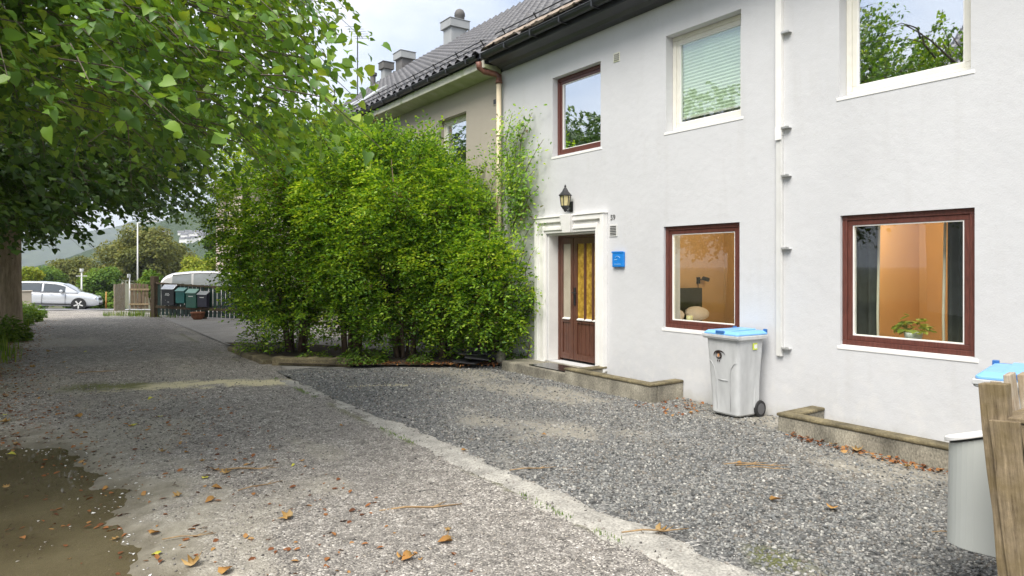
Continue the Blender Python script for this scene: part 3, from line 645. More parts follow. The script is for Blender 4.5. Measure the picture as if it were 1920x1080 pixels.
# vents and number
v_ = MB(); y0v, z0v = 7.14, 2.125
v_.box((F-.012, y0v, z0v), (F-.001, y0v+.165, z0v+.175))
vg = v_.build('vent_grille', M['conduit'], house, bevel=.003)
v_ = MB()
for k in range(6): v_.box((F-.0155, y0v+.02, z0v+.02+k*.0235), (F-.0125, y0v+.145, z0v+.032+k*.0235))
v_.build('louvre', M['iron'], vg)
v_ = MB(); v_.box((F-.01, 7.09, 4.62), (F-.001, 7.22, 4.75)); vg = v_.build('vent_grille', M['fascia_moss'], house, bevel=.003)
v_ = MB()
for i in range(4):
    for j in range(4): v_.box((F-.013, 7.105+i*.026, 4.635+j*.026), (F-.0105, 7.121+i*.026, 4.651+j*.026))
v_.build('vent_slot', M['slate'], vg)
me = text_mesh('59', .105, .003); me.transform(Matrix.Translation((F-.006, 7.235, 2.40)) @ Matrix.Rotation(R(-90), 4, 'Z') @ Matrix.Rotation(R(90), 4, 'X')); link('house_number', me, M['number'], house)
# --- wall lantern
wl = empty('wall_lantern', (F, 8.16, 2.74), 0, 'black coach lantern with yellowed panes on the wall above the front door', 'lantern')
l = MB(); lx_, ly_ = F-.13, 8.16
l.lathe([(.006, 2.955), (.018, 2.93), (.012, 2.915), (.03, 2.89), (.05, 2.85), (.085, 2.81), (.103, 2.792), (.103, 2.782), (.08, 2.78)], (lx_, ly_, 0), 6); l.build('cap', M['iron'], wl)
l = MB(); l.lathe([(.010, 2.535), (.022, 2.55), (.03, 2.572), (.045, 2.58), (.052, 2.60), (.066, 2.61), (.066, 2.63)], (lx_, ly_, 0), 6)
for k in range(6):
    a = 2*math.pi*(k+.5)/6; l.tube([(lx_+.064*math.cos(a), ly_+.064*math.sin(a), 2.63), (lx_+.085*math.cos(a), ly_+.085*math.sin(a), 2.782)], .006, 5)
l.tube([(lx_, ly_, 2.56), (lx_+.06, ly_, 2.55), (F-.02, ly_, 2.60)], .012, 8); l.box((F-.02, ly_-.035, 2.54), (F-.001, ly_+.035, 2.70)); l.build('cage', M['iron'], wl)
l = MB(); l.lathe([(.060, 2.63), (.080, 2.781)], (lx_, ly_, 0), 6); l.build('glass', M['lamp_glass'], wl)
# --- blue box
bb = empty('wall_box', (F, 7.1, 1.68), 0, 'bright blue enamel letterbox fixed to the wall right of the front door', 'letterbox')
l = MB(); l.box((F-.042, 6.985, 1.685), (F-.001, 7.215, 1.905)); l.build('box', M['bluebox'], bb, bevel=.012)
l = MB(); l.box((F-.048, 6.98, 1.888), (F-.0425, 7.22, 1.91)); l.build('lid', M['bluebox'], bb, bevel=.003)
l = MB(); pts = [(F-.044, 7.10+.05*math.cos(a), 1.805+.035*math.sin(a)) for a in np.linspace(.3, 2.9, 9)]; l.tube(pts, .004, 5); l.box((F-.0445, 7.11, 1.788), (F-.0425, 7.165, 1.798)); l.box((F-.0445, 7.03, 1.725), (F-.0425, 7.17, 1.732)); l.build('printed_mark', M['bluemark'], bb)
# --- inside: blind, curtains, plant, bed, lamp
def pleat(mb, x, y0, y1, z0, z1, amp=.03, per=.11, vertical=True, th=.006):
    n = max(4, int(abs(y1-y0)/per*8)); vs = []; 
    for k in range(n+1):
        y = y0+(y1-y0)*k/n; xx = x+amp*math.sin(2*math.pi*k/8)+amp*.4*math.sin(k*.7); vs += [(xx, y, z0), (xx+amp*.15*math.sin(k), y, z1)]
    mb.add(vs, [(2*i, 2*i+1, 2*i+3, 2*i+2) for i in range(n)])
    mb.add([(v[0]+th, v[1], v[2]) for v in vs], [(2*i, 2*i+2, 2*i+3, 2*i+1) for i in range(n)])
for (ya, yb, la, ll) in ((3.67, 4.02, 'dark curtain drawn to the left of the lower right window', 3.66), (2.78, 3.02, 'dark curtain drawn to the right of the lower right window', 3.03)):
    c0 = empty('curtain', (F+.42, (ya+yb)/2, .3), 0, la, 'curtain', 'curtains of the lower right window')
    b_ = MB(); pleat(b_, F+.42, ya, yb, .3, 2.5); b_.build('cloth', M['curtain'], c0, smooth=True, fix=False)
    b_ = MB(); b_.tube([(F+.40, ll, .3), (F+.405, ll+.015, 1.2), (F+.40, ll-.01, 2.5)], .014, 6); b_.build('lining', M['lining'], c0, smooth=True)
# cell blind
bl = empty('pleated_blind', (F+.27, 5.65, 4.7), 0, 'pale green pleated blind half lowered behind the upper window beside the pipe', 'blind')
b_ = MB(); n = 46; zt, zb = 4.66, 3.66
prof = [(F+.205+(.012 if k % 2 else 0), zt-(zt-zb)*k/n) for k in range(n+1)]
vs = [(x, 5.17, z) for x, z in prof]+[(x, 6.12, z) for x, z in prof]; b_.add(vs, [(i, i+1, n+2+i, n+1+i) for i in range(n)]); b_.build('cloth', M['blind'], bl, fix=False)
b_ = MB(); b_.box((F+.20, 5.17, 3.635), (F+.23, 6.12, 3.659)); b_.build('bottom_rail', M['cream_frame'], bl)
# bed
bed_o = empty('bed', (8.2, 6.3, .28), 0, 'bed with white bedding and dark headboard behind the ground floor window by the door', 'bed')
b_ = MB(); b_.box((7.2, 4.9, .55), (8.4, 6.88, .86)); b_.build('mattress', M['bedding'], bed_o, bevel=.05)
b_ = MB(); b_.box((7.2, 6.92, .30), (8.36, 6.98, 1.37)); b_.build('headboard', M['curtain'], bed_o, bevel=.01)
for x in (7.5, 8.05):
    b_ = MB(); b_.lathe([(.01, -.10), (.12, -.09), (.2, -.04), (.22, 0), (.2, .04), (.12, .09), (.01, .10)], (0, 0, 0), 14, 'y'); ob = b_.build('pillow', M['bedding'], bed_o, smooth=True)
    ob.location = Vector((x, 6.76, 1.0))-bed_o.location; ob.data.transform(Matrix.Translation(bed_o.location)); ob.scale = (1.15, .8, .55); ob.rotation_euler = (R(-42), 0, 0)
wl2 = empty('wall_spot', (8.7, 7.0, 1.6), 0, 'small black reading spotlight on the tan bedroom wall', 'lamp')
b_ = MB(); b_.box((8.34, 6.985, 1.43), (8.39, 7.018, 1.53)); b_.tube([(8.365, 6.985, 1.49), (8.40, 6.95, 1.50), (8.43, 6.94, 1.50)], .008, 6); b_.build('bracket', M['iron'], wl2)
b_ = MB(); b_.tube([(8.41, 6.945, 1.515), (8.50, 6.92, 1.49)], .032, 12); b_.build('shade', M['iron'], wl2)
b_ = MB(); b_.tube([(8.37, 7.012, 1.43), (8.375, 7.012, 1.25), (8.42, 7.012, 1.1), (8.45, 7.012, .9)], .005, 5); b_.build('cable', M['iron'], wl2)
gl = MB(); gl.lathe([(.04, .945), (.045, 1.05), (.042, 1.05), (.038, .95)], (F+.22, 6.02, 0), 14); tag(gl.build('candle_glass', M['lamp_glass'], smooth=True), 'small amber candle glass standing on the bedroom window sill', 'glass')
def leaves(name, P, N, T, size, mats, parent=None, shape='lime', widen=1., local=False):
    """one folded leaf per row: P base, N leaf normal, T tip direction"""
    N = N/np.linalg.norm(N, axis=1)[:, None]; T = T-N*(T*N).sum(1)[:, None]; T /= np.linalg.norm(T, axis=1)[:, None]+1e-9; B = np.cross(N, T)
    Rm = np.stack([B, T, N], -1)
    if shape == 'lime':    # heart shaped, folded along the midrib
        TV = np.array([(0, 0, 0), (.33, -.06, .10), (.50, .22, .16), (.42, .58, .10), (0, 1.08, -.14), (-.42, .58, .10), (-.50, .22, .16), (-.33, -.06, .10), (0, .45, 0)])
        TF = np.array([(0, 1, 2, 8), (8, 2, 3, 4), (8, 4, 5, 6), (8, 6, 7, 0)])
    elif shape == 'oval':
        TV = np.array([(0, 0, 0), (.23, .32, .06), (.20, .68, .05), (0, 1, -.04), (-.20, .68, .05), (-.23, .32, .06)]); TF = np.array([(0, 1, 2, 3), (0, 3, 4, 5)])
    elif shape == 'maple':
        TV = np.array([(0, 0, 0), (.28, -.04, .05), (.55, .25, .14), (.30, .38, .03), (.42, .78, .16), (.12, .66, .03), (0, 1.05, .12), (-.14, .64, .0), (-.46, .74, .2), (-.30, .36, .05), (-.55, .2, .06), (-.26, -.05, .02), (0, .3, -.03)])
        TF = np.array([(12, i, i+1, i+1) for i in range(0, 11)]+[(12, 11, 0, 0)])
        TF = np.array([(12, 0, 1, 2), (12, 2, 3, 4), (12, 4, 5, 6), (12, 6, 7, 8), (12, 8, 9, 10), (12, 10, 11, 0)])
    elif shape == 'blade':
        TV = np.array([(-.03, 0, 0), (.03, 0, 0), (.02, .6, .03), (0, 1, .1)]); TF = np.array([(0, 1, 2, 3)])
    else:  # big clump face for distant crowns
        TV = np.array([(0, 0, 0), (.4, .3, .1), (.1, 1, -.05), (-.4, .45, .1)]); TF = np.array([(0, 1, 2, 3)])
    TV = TV*np.array([widen, 1, 1])
    if shape in ('lime', 'oval') and len(P) > 1:
        q = rng.uniform(.2, 1.7, (len(P), 1)); TV = np.repeat(TV[None], len(P), 0); TV[:, :, 2] *= q; TV[:, :, 2] -= (rng.uniform(-.1, .45, (len(P), 1)))*TV[:, :, 1]**2; TV[:, :, 0] += rng.normal(size=(len(P), 1))*.10*TV[:, :, 1]**2
    if parent is not None and not local: P = P-np.array(world_loc(parent)); 
    return instance(name, TV, TF, P, Rm, size, mats, parent, local=True)
pp = empty('potted_plant', (F+.25, 3.15, .93), 0, 'leafy green plant in a pale pot on the sill of the lower right window', 'plant')
b_ = MB(); b_.lathe([(.06, .93), (.085, 1.05), (.078, 1.05), (.06, 1.0)], (F+.25, 3.25, 0), 16); b_.build('pot', M['mail_white'], pp, smooth=True)
n = 70; a = rng.uniform(0, 6.28, n); rr = .02+.12*rng.random(n)**.6; P = np.stack([F+.25+rr*np.cos(a)*.8, 3.25+rr*np.sin(a), 1.03+rng.uniform(0, .17, n)*(1.2-rr/.15)+.02], -1)
T = np.stack([np.cos(a), np.sin(a), rng.uniform(-.5, .4, n)], -1); N = np.stack([.2*rng.normal(size=n), .2*rng.normal(size=n), np.ones(n)], -1)
leaves('foliage', P, N, T, rng.uniform(.06, .105, n), M['yellow_leaf'], pp, 'oval', 1.6)
def ceiling_lamp(x, y, z, r, watt, label):
    o_ = empty('ceiling_lamp', (x, y, z), 0, label, 'lamp'); m_ = MB(); m_.lathe([(r, -.02), (r*1.02, 0), (r, .03)], (0, 0, 0), 24); m_.build('base', M['white_paint'], o_, local=True)
    m_ = MB(); m_.lathe([(r*.25, -.085), (r*.7, -.07), (r*.92, -.045), (r*.95, -.021)], (0, 0, 0), 24); m_.build('shade', M['lit_shade'], o_, local=True, smooth=True)
    ld = bpy.data.lights.new('bulb', 'POINT'); ld.energy = watt; ld.color = (1, .78, .52); ld.shadow_soft_size = .12; lo = bpy.data.objects.new('bulb', ld); COL.objects.link(lo); lo.parent = o_; lo.location = (0, 0, -.22)
m = newmat('lit_lamp_shade'); t = NT(m); t.out(t.n('ShaderNodeEmission', {'Color': (1, .82, .58, 1), 'Strength': 1.4}).outputs[0]); M['lit_shade'] = m
ceiling_lamp(8.3, 3.55, 2.58, .14, 20, 'round lit ceiling lamp in the orange room behind the lower right window')
ceiling_lamp(7.95, 5.55, 2.58, .14, 13, 'added ceiling lamp out of view, lighting the tan bedroom behind the window by the door')  # added lamp, unseen from outside, brightens the bedroom
sm = MB(); sm.lathe([(.07, 2.565), (.075, 2.59), (.075, 2.62)], (8.6, 4.0, 0), 20); tag(sm.build('smoke_alarm', M['white_paint'], smooth=False), 'small round white smoke alarm on the ceiling behind the lower right window', 'alarm')

# --- beige neighbour
nb_h = empty('beige_house', (F, 17, 0), 0, 'beige rendered terraced house with white framed windows behind the tall hedge', 'house')
B1 = (11.34, 12.45, 3.46, 4.70); B2 = (13.55, 14.62, 3.46, 4.70); B3 = (16.2, 17.3, 3.46, 4.70); B4 = (19.2, 20.3, 3.46, 4.7); G1 = (13.5, 14.6, .9, 2.2); G2 = (17.6, 18.7, .9, 2.2)
hb = MB(); wall_holes(hb, 10.09, 24, -.4, 5.16, [B1, B2, B3, B4, G1, G2], F+.003, .32); hb.build('wall', M['beige'], nb_h, fix=False)
b = MB(); b.box((F+.33, 23.75, -.4), (15.1, 24, 5.3)); b.box((15.1, 10.1, -.4), (15.4, 24, 5.3)); b.prism([(6.85, 5.2), (11, 8.6), (15.3, 5.2)], 23.76, 23.99, 'y'); b.build('gable_wall', M['beige'], nb_h)
b = MB(); b.box((F+.5, 10.6, 3.0), (F+2.5, 23.6, 3.05)); b.box((F+2.5, 10.3, .2), (F+2.55, 23.6, 5.1)); b.build('upper_room', M['ceiling'], nb_h)
for U in (B1, B2, B3, B4, G1, G2): add_window(nb_h, *U, M['cream_frame'], M['glass_up'], dep=.13)
tile_roof('roof', 10.12, 24.1, 6.38, 5.40, 11.0, 8.92, M['tile'], nb_h)
rb = MB(); rb.prism([(6.5, 5.36), (11, 8.86), (15.6, 5.36)], 10.11, 24.05, 'y'); rb.build('roof_deck', M['slate'], nb_h)
gutter(nb_h, 10.2, 24.1, 5.395, M['gutter'], r=.065)
b = MB(); b.box((6.43, 10.14, 5.195), (6.46, 24.08, 5.325)); b.build('fascia', M['fascia_moss'], nb_h, bevel=.004)
b = MB(); b.box((6.462, 10.14, 5.262), (6.80, 24.08, 5.30)); b.build('eaves_board', M['gutter'], nb_h)
b = MB(); b.prism([(6.463, 5.20), (6.463, 5.258), (6.80, 5.258), (6.80, 5.135), (6.76, 5.135)], 10.13, 24.07, 'y'); b.build('soffit', M['soffit'], nb_h, bevel=.004)
v_ = MB(); v_.box((F-.008, 10.26, 4.61), (F+.002, 10.38, 4.735)); vg = v_.build('vent_grille', M['beige'], nb_h, bevel=.003)
v_ = MB(); v_.box((F-.011, 10.28, 4.63), (F-.0085, 10.36, 4.715)); v_.build('vent_slot', M['slate'], vg)
def chimney(parent, x, y, zb, zt, wx, wy, m, cap, pot=False):
    c = MB(); c.box((x-wx/2, y-wy/2, zb), (x+wx/2, y+wy/2, zt-.24)); ch = c.build('chimney', m, parent, bevel=.01)
    c = MB(); c.box((x-wx/2-.07, y-wy/2-.07, zt-.24), (x+wx/2+.07, y+wy/2+.07, zt)); c.box((x-wx/2-.09, y-wy/2-.09, zt), (x+wx/2+.09, y+wy/2+.09, zt+.025)); c.build('cap', cap, ch, bevel=.01)
    if pot: c = MB(); c.lathe([(.15, zt+.025), (.15, zt+.16), (.17, zt+.18), (.165, zt+.27), (.12, zt+.36), (.05, zt+.40)], (x+.1, y-.12, 0), 16); c.build('pot', M['chimney_dark'], ch, smooth=True)
    return ch
chimney(nb_h, 10.75, 18.6, 8.2, 9.34, .56, .5, M['zinc'], M['zinc'], True)
chimney(nb_h, 10.8, 22.3, 8.2, 9.32, .45, .5, M['chimney_dark'], M['zinc'])
chimney(nb_h, 10.6, 23.4, 8.0, 9.2, .3, .3, M['zinc'], M['chimney_dark'])
c = MB(); c.tube([(10.2, 24.0-.3, 8.1), (10.2, 23.7, 8.75)], .10, 12); c.tube([(10.2, 23.7, 8.75), (10.2, 23.7, 8.85)], .15, 12); c.build('vent_pipe', M['chimney_dark'], nb_h)
def on_roof(y, s0, s1, y1, lift=.08):  # quad frame lying on the roof plane
    u = Vector((4.62, 0, 3.52)).normalized(); nrm = Vector((-u.z, 0, u.x)); o_ = Vector((6.38, 0, 5.40))
    return [o_+u*s+nrm*lift+Vector((0, yy, 0)) for s, yy in ((s0, y), (s1, y), (s1, y1), (s0, y1))]
for (ya, yb, s0, s1) in ((17.2, 18.1, 1.0, 1.9), (19.0, 19.9, 1.0, 1.9)):
    q = on_roof(ya, s0, s1, yb, .05); q2 = on_roof(ya, s0, s1, yb, .12); c = MB(); c.hexa(q, q2); sk = c.build('skylight', M['zinc'], nb_h, bevel=.01)
    q = on_roof(ya+.08, s0+.08, s1-.08, yb-.08, .121); q2 = on_roof(ya+.08, s0+.08, s1-.08, yb-.08, .128); c = MB(); c.hexa(q, q2); c.build('pane', M['skylight'], sk)
# snow guards on both roofs
for par, ya, yb in ((nb_h, 10.3, 23.9), (house, 7.8, 9.95)):
    c = MB(); u = Vector((4.62, 0, 3.52)).normalized(); nrm = Vector((-u.z, 0, u.x)); o_ = Vector((6.38, 0, 5.40))+u*.35
    for k in (.10, .17): c.tube([o_+nrm*k+Vector((0, ya, 0)), o_+nrm*k+Vector((0, yb, 0))], .011, 6)
    y = ya+.1
    while y < yb: c.tube([o_+nrm*.03+Vector((0, y, 0)), o_+nrm*.2+Vector((0, y, 0))], .012, 6); y += .9
    c.build('snow_guard', M['iron'], par)
# roof walkway and aerial
c = MB(); u = Vector((4.62, 0, 3.52)).normalized(); nrm = Vector((-u.z, 0, u.x)); o_ = Vector((6.38, 0, 5.40))+u*1.0
for ya in (19.6, 21.2, 22.8):
    p = o_+Vector((0, ya, 0)); c.box(p+Vector((0, 0, .12)), p+Vector((.45, 1.3, .16)))
    for yy in (0, 1.3): c.tube([p+Vector((.05, yy, 0)), p+Vector((.05, yy, .95))], .016, 6)
    c.tube([p+Vector((.05, 0, .9)), p+Vector((.05, 1.3, .9))], .014, 6)
c.build('roof_walkway', M['iron'], nb_h)
c = MB(); c.tube([(9.6, 25-1.3, 7.6), (9.6, 23.7, 10.35)], .02, 6); c.tube([(9.2, 23.1, 10.2), (10.1, 24.4, 10.3)], .012, 6)
for k in range(6): 
    p = Vector((9.2, 23.1, 10.2)).lerp(Vector((10.1, 24.4, 10.3)), k/5); c.tube([p+Vector((-.25, .18, 0)), p+Vector((.25, -.18, 0))], .006, 4)
c.build('aerial', M['iron'], nb_h)
# --- pale pink house beyond the yard
pk = empty('pink_house', (F, 31.5, -.2), 0, 'pale pink rendered house with one narrow window seen beyond the left end of the hedge', 'house')
P1 = (31.4, 32.3, 3.35, 4.65); hb = MB(); wall_holes(hb, 28.9, 33.85, -.8, 5.2, [P1], F, .3); hb.box((F+.3, 33.55, -.8), (15, 33.85, 5.2)); hb.box((F+.3, 28.9, -.8), (15, 29.2, 5.2)); hb.build('wall', M['pink'], pk, fix=False)
add_window(pk, *P1, M['wood_dark'], M['glass_up'], dep=.1)
c = MB(); c.add([(6.3, 28.4, 5.28), (6.3, 34.3, 5.28), (15.5, 34.3, 5.28), (15.5, 28.4, 5.28), (11, 31.3, 8.6)], [(0, 1, 4), (1, 2, 4), (2, 3, 4), (3, 0, 4), (3, 2, 1, 0)]); c.build('roof', M['tile'], pk)
c = MB(); c.box((6.32, 28.42, 5.14), (6.79, 34.28, 5.27)); c.box((6.79, 33.86, 5.14), (15.4, 34.28, 5.27)); c.box((6.795, 28.42, 5.14), (15.4, 28.89, 5.27)); c.build('eaves', M['render_light'], pk, bevel=.02)
# --- house across the lane, seen mirrored in the upper windows
oh = empty('opposite_house', (-15, 9, 0), 0, 'house with a dark tiled roof across the lane, mirrored in the upper right window', 'house')
c = MB(); c.box((-20, 2, -.3), (-11.5, 11.2, 7.6)); c.prism([(-19.9, 7.6), (-15.75, 11.2), (-11.6, 7.6)], 2.05, 11.15, 'y'); c.build('wall', M['render_light'], oh)
tile_roof('roof', 1.8, 11.5, -11.1, 7.55, -15.75, 11.6, M['tile'], oh)
c = MB()
for y in (4, 6.4, 8.8): c.box((-11.498, y, 3.6), (-11.44, y+1.2, 5.1)); 
c.build('window', M['car_glass'], oh)
# ------------------------------------------------------------------ kerb walls and doorstep
dsx = MB(); dsx.box((6.22, 7.50, -.1), (6.795, 9.25, .16)); tag(dsx.build('doorstep', M['conc_side'], bevel=.015), 'wet concrete doorstep slab in front of the brown front door', 'doorstep')
dm = MB(); dm.box((6.26, 7.62, .162), (6.66, 8.55, .176)); tag(dm.build('door_mat', M['mat_black'], bevel=.004), 'wet black rubber mat lying on the doorstep', 'doormat')
def kerb_wall(name, label, segs, top, group=None):
    c = MB()
    for a, b_ in segs: c.box((a[0], a[1], -.12), (b_[0], b_[1], top-.035))
    o_ = c.build(name, M['conc_side'], None, bevel=.012)
    o_.data.transform(Matrix.Translation((-segs[0][0][0], -segs[0][0][1], 0))); o_.location = (segs[0][0][0], segs[0][0][1], 0)
    c = MB()
    for k, (a, b_) in enumerate(segs): c.box((a[0]-.012+(.0 if k == 0 else .013), a[1]-.012, top-.034), (b_[0]+(.010 if k == 0 else -.004), b_[1]+.012, top+.0))
    c.build('coping', M['concrete'], o_, bevel=.012)
    return tag(o_, label, 'kerb wall', 'low concrete kerb walls along the house foot')
kerb_wall('kerb_wall', 'low mossy concrete kerb wall running from the doorstep to the grey bin', [((6.20, 5.93, 0), (6.32, 7.60, 0)), ((6.331, 5.93, 0), (6.797, 6.05, 0)), ((6.331, 7.36, 0), (6.797, 7.48, 0))], .245)
kerb_wall('kerb_wall', 'low mossy concrete kerb wall below the lower right window, ending behind the grey mailbox', [((6.17, -1.5, 0), (6.30, 4.15, 0)), ((6.311, 4.02, 0), (6.797, 4.15, 0))], .215)
# kerb stones at the hedge foot
for i, (a, b_, w_, h_, lab) in enumerate((((3.34, 11.95), (4.35, 10.95), .17, .15, 'cracked concrete kerb stone at the front foot of the hedge'), ((3.26, 14.6), (3.30, 12.1), .24, .085, 'sunken mossy kerb slab at the left foot of the hedge'))):
    a = Vector((*a, 0)); b_ = Vector((*b_, 0)); d_ = (b_-a); L_ = d_.length; ang = math.atan2(d_.y, d_.x)
    c = MB()
    segs = 14
    vs = []
    for k in range(segs+1):
        jx = random.uniform(-.012, .012); jz = random.uniform(-.012, .012)
        vs += [(L_*k/segs, -w_/2+jx, -.08), (L_*k/segs, -w_/2+jx, h_+jz-.02), (L_*k/segs, -w_/2+.03+jx, h_+jz), (L_*k/segs, w_/2, h_+jz), (L_*k/segs, w_/2, -.08)]
    fs = [(5*k+j, 5*k+(j+1) % 5, 5*k+5+(j+1) % 5, 5*k+5+j) for k in range(segs) for j in range(5)]+[(4, 3, 2, 1, 0), tuple(5*segs+j for j in range(5))]
    c.add(vs, fs); o_ = c.build('kerb_stone', M['concrete']); o_.location = (a.x, a.y, 0); o_.rotation_euler = (0, 0, ang); tag(o_, lab, 'kerb stone')
# slates and stone stacked at the hedge foot by the wall
c = MB()
for k in range(9):
    Mx = Matrix.Translation((6.25+.25*random.uniform(-1, 1), 10.0+.3*random.uniform(-1, 1), .10+.022*k)) @ Matrix.Rotation(random.uniform(-.5, .5)+.9, 4, 'Z') @ Matrix.Rotation(random.uniform(-.14, .14), 4, 'X')
    c.box((-.33, -.2, 0), (.33, .2, .018), 0, Mx)
tag(c.build('slate_pile', M['slate'], bevel=.003), 'untidy pile of black slates at the foot of the hedge near the door', 'slate pile')
IV, IF = icos()
for (x, y, s, lab) in ((6.45, 9.62, (.13, .10, .17), 'upright grey stone standing beside the slate pile'), (6.62, 9.42, (.12, .12, .10), 'rounded pale stone at the wall beside the doorstep')):
    c = MB(); vv = IV*(1+.15*rng.normal(size=(12, 1)))*np.array(s); c.add(vv, [tuple(f) for f in IF]); o_ = c.build('field_stone', M['conc_side'], smooth=False); sub = o_.modifiers.new('sub', 'SUBSURF'); sub.levels = sub.render_levels = 2
    o_.location = (x, y, s[2]*.6+.05); tag(o_, lab, 'stone')

# ------------------------------------------------------------------ wheeled bins (front faces -X, base at the origin)
def make_bin(label, loc, rz):
    b = empty('wheeled_bin', loc, rz, label, 'bin', 'grey wheeled bins with blue lids')
    def ringpts(x0, x1, y, z, r=.05, n=4):
        pts = []
        for cx, cy, a0 in ((x1-r, y-r, 0), (x0+r, y-r, 90), (x0+r, -y+r, 180), (x1-r, -y+r, 270)):
            for k in range(n+1):
                a = R(a0+90*k/n); pts.append((cx+r*math.cos(a), cy+r*math.sin(a), z))
        return pts
    def loft(mb, rings):
        n = len(rings[0]); vs = [p for r_ in rings for p in r_]
        fs = [(i*n+k, i*n+(k+1) % n, (i+1)*n+(k+1) % n, (i+1)*n+k) for i in range(len(rings)-1) for k in range(n)]
        mb.add(vs, fs+[tuple(range(n-1, -1, -1)), tuple((len(rings)-1)*n+k for k in range(n))])
    m = MB(); loft(m, [ringpts(-.185, .20, .185, .03, .05), ringpts(-.20, .21, .20, .05), ringpts(-.207, .222, .205, .25), ringpts(-.235, .25, .228, .70), ringpts(-.255, .265, .238, .93)])
    # raised lower front panel with its shoulder curves
    fx = lambda z: -.20-.055*(z-.05)/.88
    for sg in (1, -1):
        m.box((.10, sg*.20-.012, .12), (.20, sg*.20+.012, .90))
    b0 = m.build('body', M['bin_grey'], b, smooth=False, bevel=.004, local=True)
    m = MB()
    for sg in (1, -1):
        pts = [(fx(.66)+.000, sg*.215, .665), (fx(.64)-.002, sg*.165, .64), (fx(.60)-.002, sg*.125, .585), (fx(.5)-.002, sg*.108, .50), (fx(.3)-.002, sg*.104, .3), (fx(.1)-.001, sg*.10, .08)]
        m.tube(pts, [.002, .0045, .005, .0045, .004, .002], 6)
    m.tube([(fx(.44)-.001, -.07, .44), (fx(.44)-.003, 0, .437), (fx(.44)-.001, .07, .44)], .005, 6)
    m.build('moulded_rib', M['bin_grey'], b, smooth=True, local=True)
    m = MB(); loft(m, [ringpts(-.285, .285, .262, .915, .03), ringpts(-.292, .29, .268, .925, .03), ringpts(-.292, .29, .268, .962, .03), ringpts(-.275, .28, .255, .966, .03)])
    m.box((-.30, -.27, .935), (-.24, .27, .967)); m.build('rim', M['bin_grey'], b, bevel=.004, local=True)
    m = MB(); loft(m, [ringpts(-.283, .31, .258, .968, .03), ringpts(-.283, .31, .258, .985, .03), ringpts(-.245, .28, .225, 1.012, .03), ringpts(-.23, .26, .21, 1.014, .03)])
    m.prism([(-.23, 1.013), (.24, 1.013), (.26, 1.028), (-.16, 1.022)], -.12, .12, 'y')
    ld = m.build('lid', M['bin_blue'], b, bevel=.005, local=True)
    for sg in (1, -1): m = MB(); m.box((.28, sg*.225-.02, .97), (.315, sg*.225+.02, 1.03)); m.build('hinge', M['bin_navy'], ld, bevel=.004, local=True)
    m = MB(); m.box((-.293, -.06, .985), (-.265, .06, 1.015)); m.build('lid_grip', M['bin_navy'], ld, bevel=.004, local=True)
    m = MB()
    m.box((.30, -.23, .99), (.325, .23, 1.01)); m.build('lid_handle', M['bin_navy'], ld, bevel=.004, local=True)
    for sg in (1, -1):
        m = MB(); m.lathe([(.06, sg*.205-.028), (.096, sg*.205-.026), (.10, sg*.205-.015), (.10, sg*.205+.015), (.096, sg*.205+.026), (.06, sg*.205+.028)], (.205, 0, .10), 26, 'y'); wh = m.build('wheel', M['rubber'], b, smooth=False, local=True)
        m = MB(); m.lathe([(.02, sg*.205-.030), (.066, sg*.205-.030), (.066, sg*.205+.030), (.03, sg*.205+.033), (.02, sg*.205+.036)], (.205, 0, .10), 20, 'y'); m.build('hub', M['hub'], wh, local=True)
    m = MB(); m.tube([(.205, -.2, .10), (.205, .2, .10)], .012, 8); m.build('axle', M['iron'], b, local=True)
    # printed emblem: an arched brow over an eye with two strokes below
    def arc(cx, cz, rx, rz, a0, a1, w_, m, n=10):
        vs = []
        for k in range(n+1):
            a = a0+(a1-a0)*k/n; ww = w_*math.sin(math.pi*(.12+.8*k/n))
            for q in (-ww, ww): y = cx+(rx+q)*math.cos(a); z = cz+(rz+q)*math.sin(a); vs.append((fx(z)-.0045, y, z))
        m.add(vs, [(2*i, 2*i+1, 2*i+3, 2*i+2) for i in range(n)])
    m = MB(); zc = .735
    arc(.035, zc-.015, .085, .055, R(-5), R(165), .009, m, 16); arc(.05, zc-.012, .040, .036, R(0), R(360), .010, m, 20); arc(.075, zc-.025, .06, .036, R(100), R(235), .007, m)
    for yy in (.03, .06): m.box((fx(.66)-.0046, yy, .648), (fx(.66)-.0034, yy+.014, .668))
    m.build('emblem', M['emblem'], b, local=True, fix=False)
    m = MB(); vs = [(fx(zc)-.0052, .05+.016*math.cos(a), zc-.012+.020*math.sin(a)) for a in np.linspace(0, 6.0, 10)]; m.add(vs, [tuple(range(10))]); m.build('emblem_centre', M['emblem_o'], b, local=True, fix=False)
    m = MB(); m.box((.03, -.2435, .80), (.115, -.2395, .875)); st = m.build('sticker', M['sticker'], b, local=True)
    m = MB(); m.box((.055, -.2445, .815), (.11, -.2437, .86)); m.build('sticker_print', M['white_print'], st, local=True)
    return b
bin1 = make_bin('grey wheeled bin with blue lid and eye emblem between the two kerb walls', (6.47, 4.90, .012), R(-4)); bin1.scale = (.84, .96, .955)
bin2 = make_bin('grey wheeled bin with blue lid mostly hidden behind the wooden fence', (5.24, 1.70, .015), R(12))

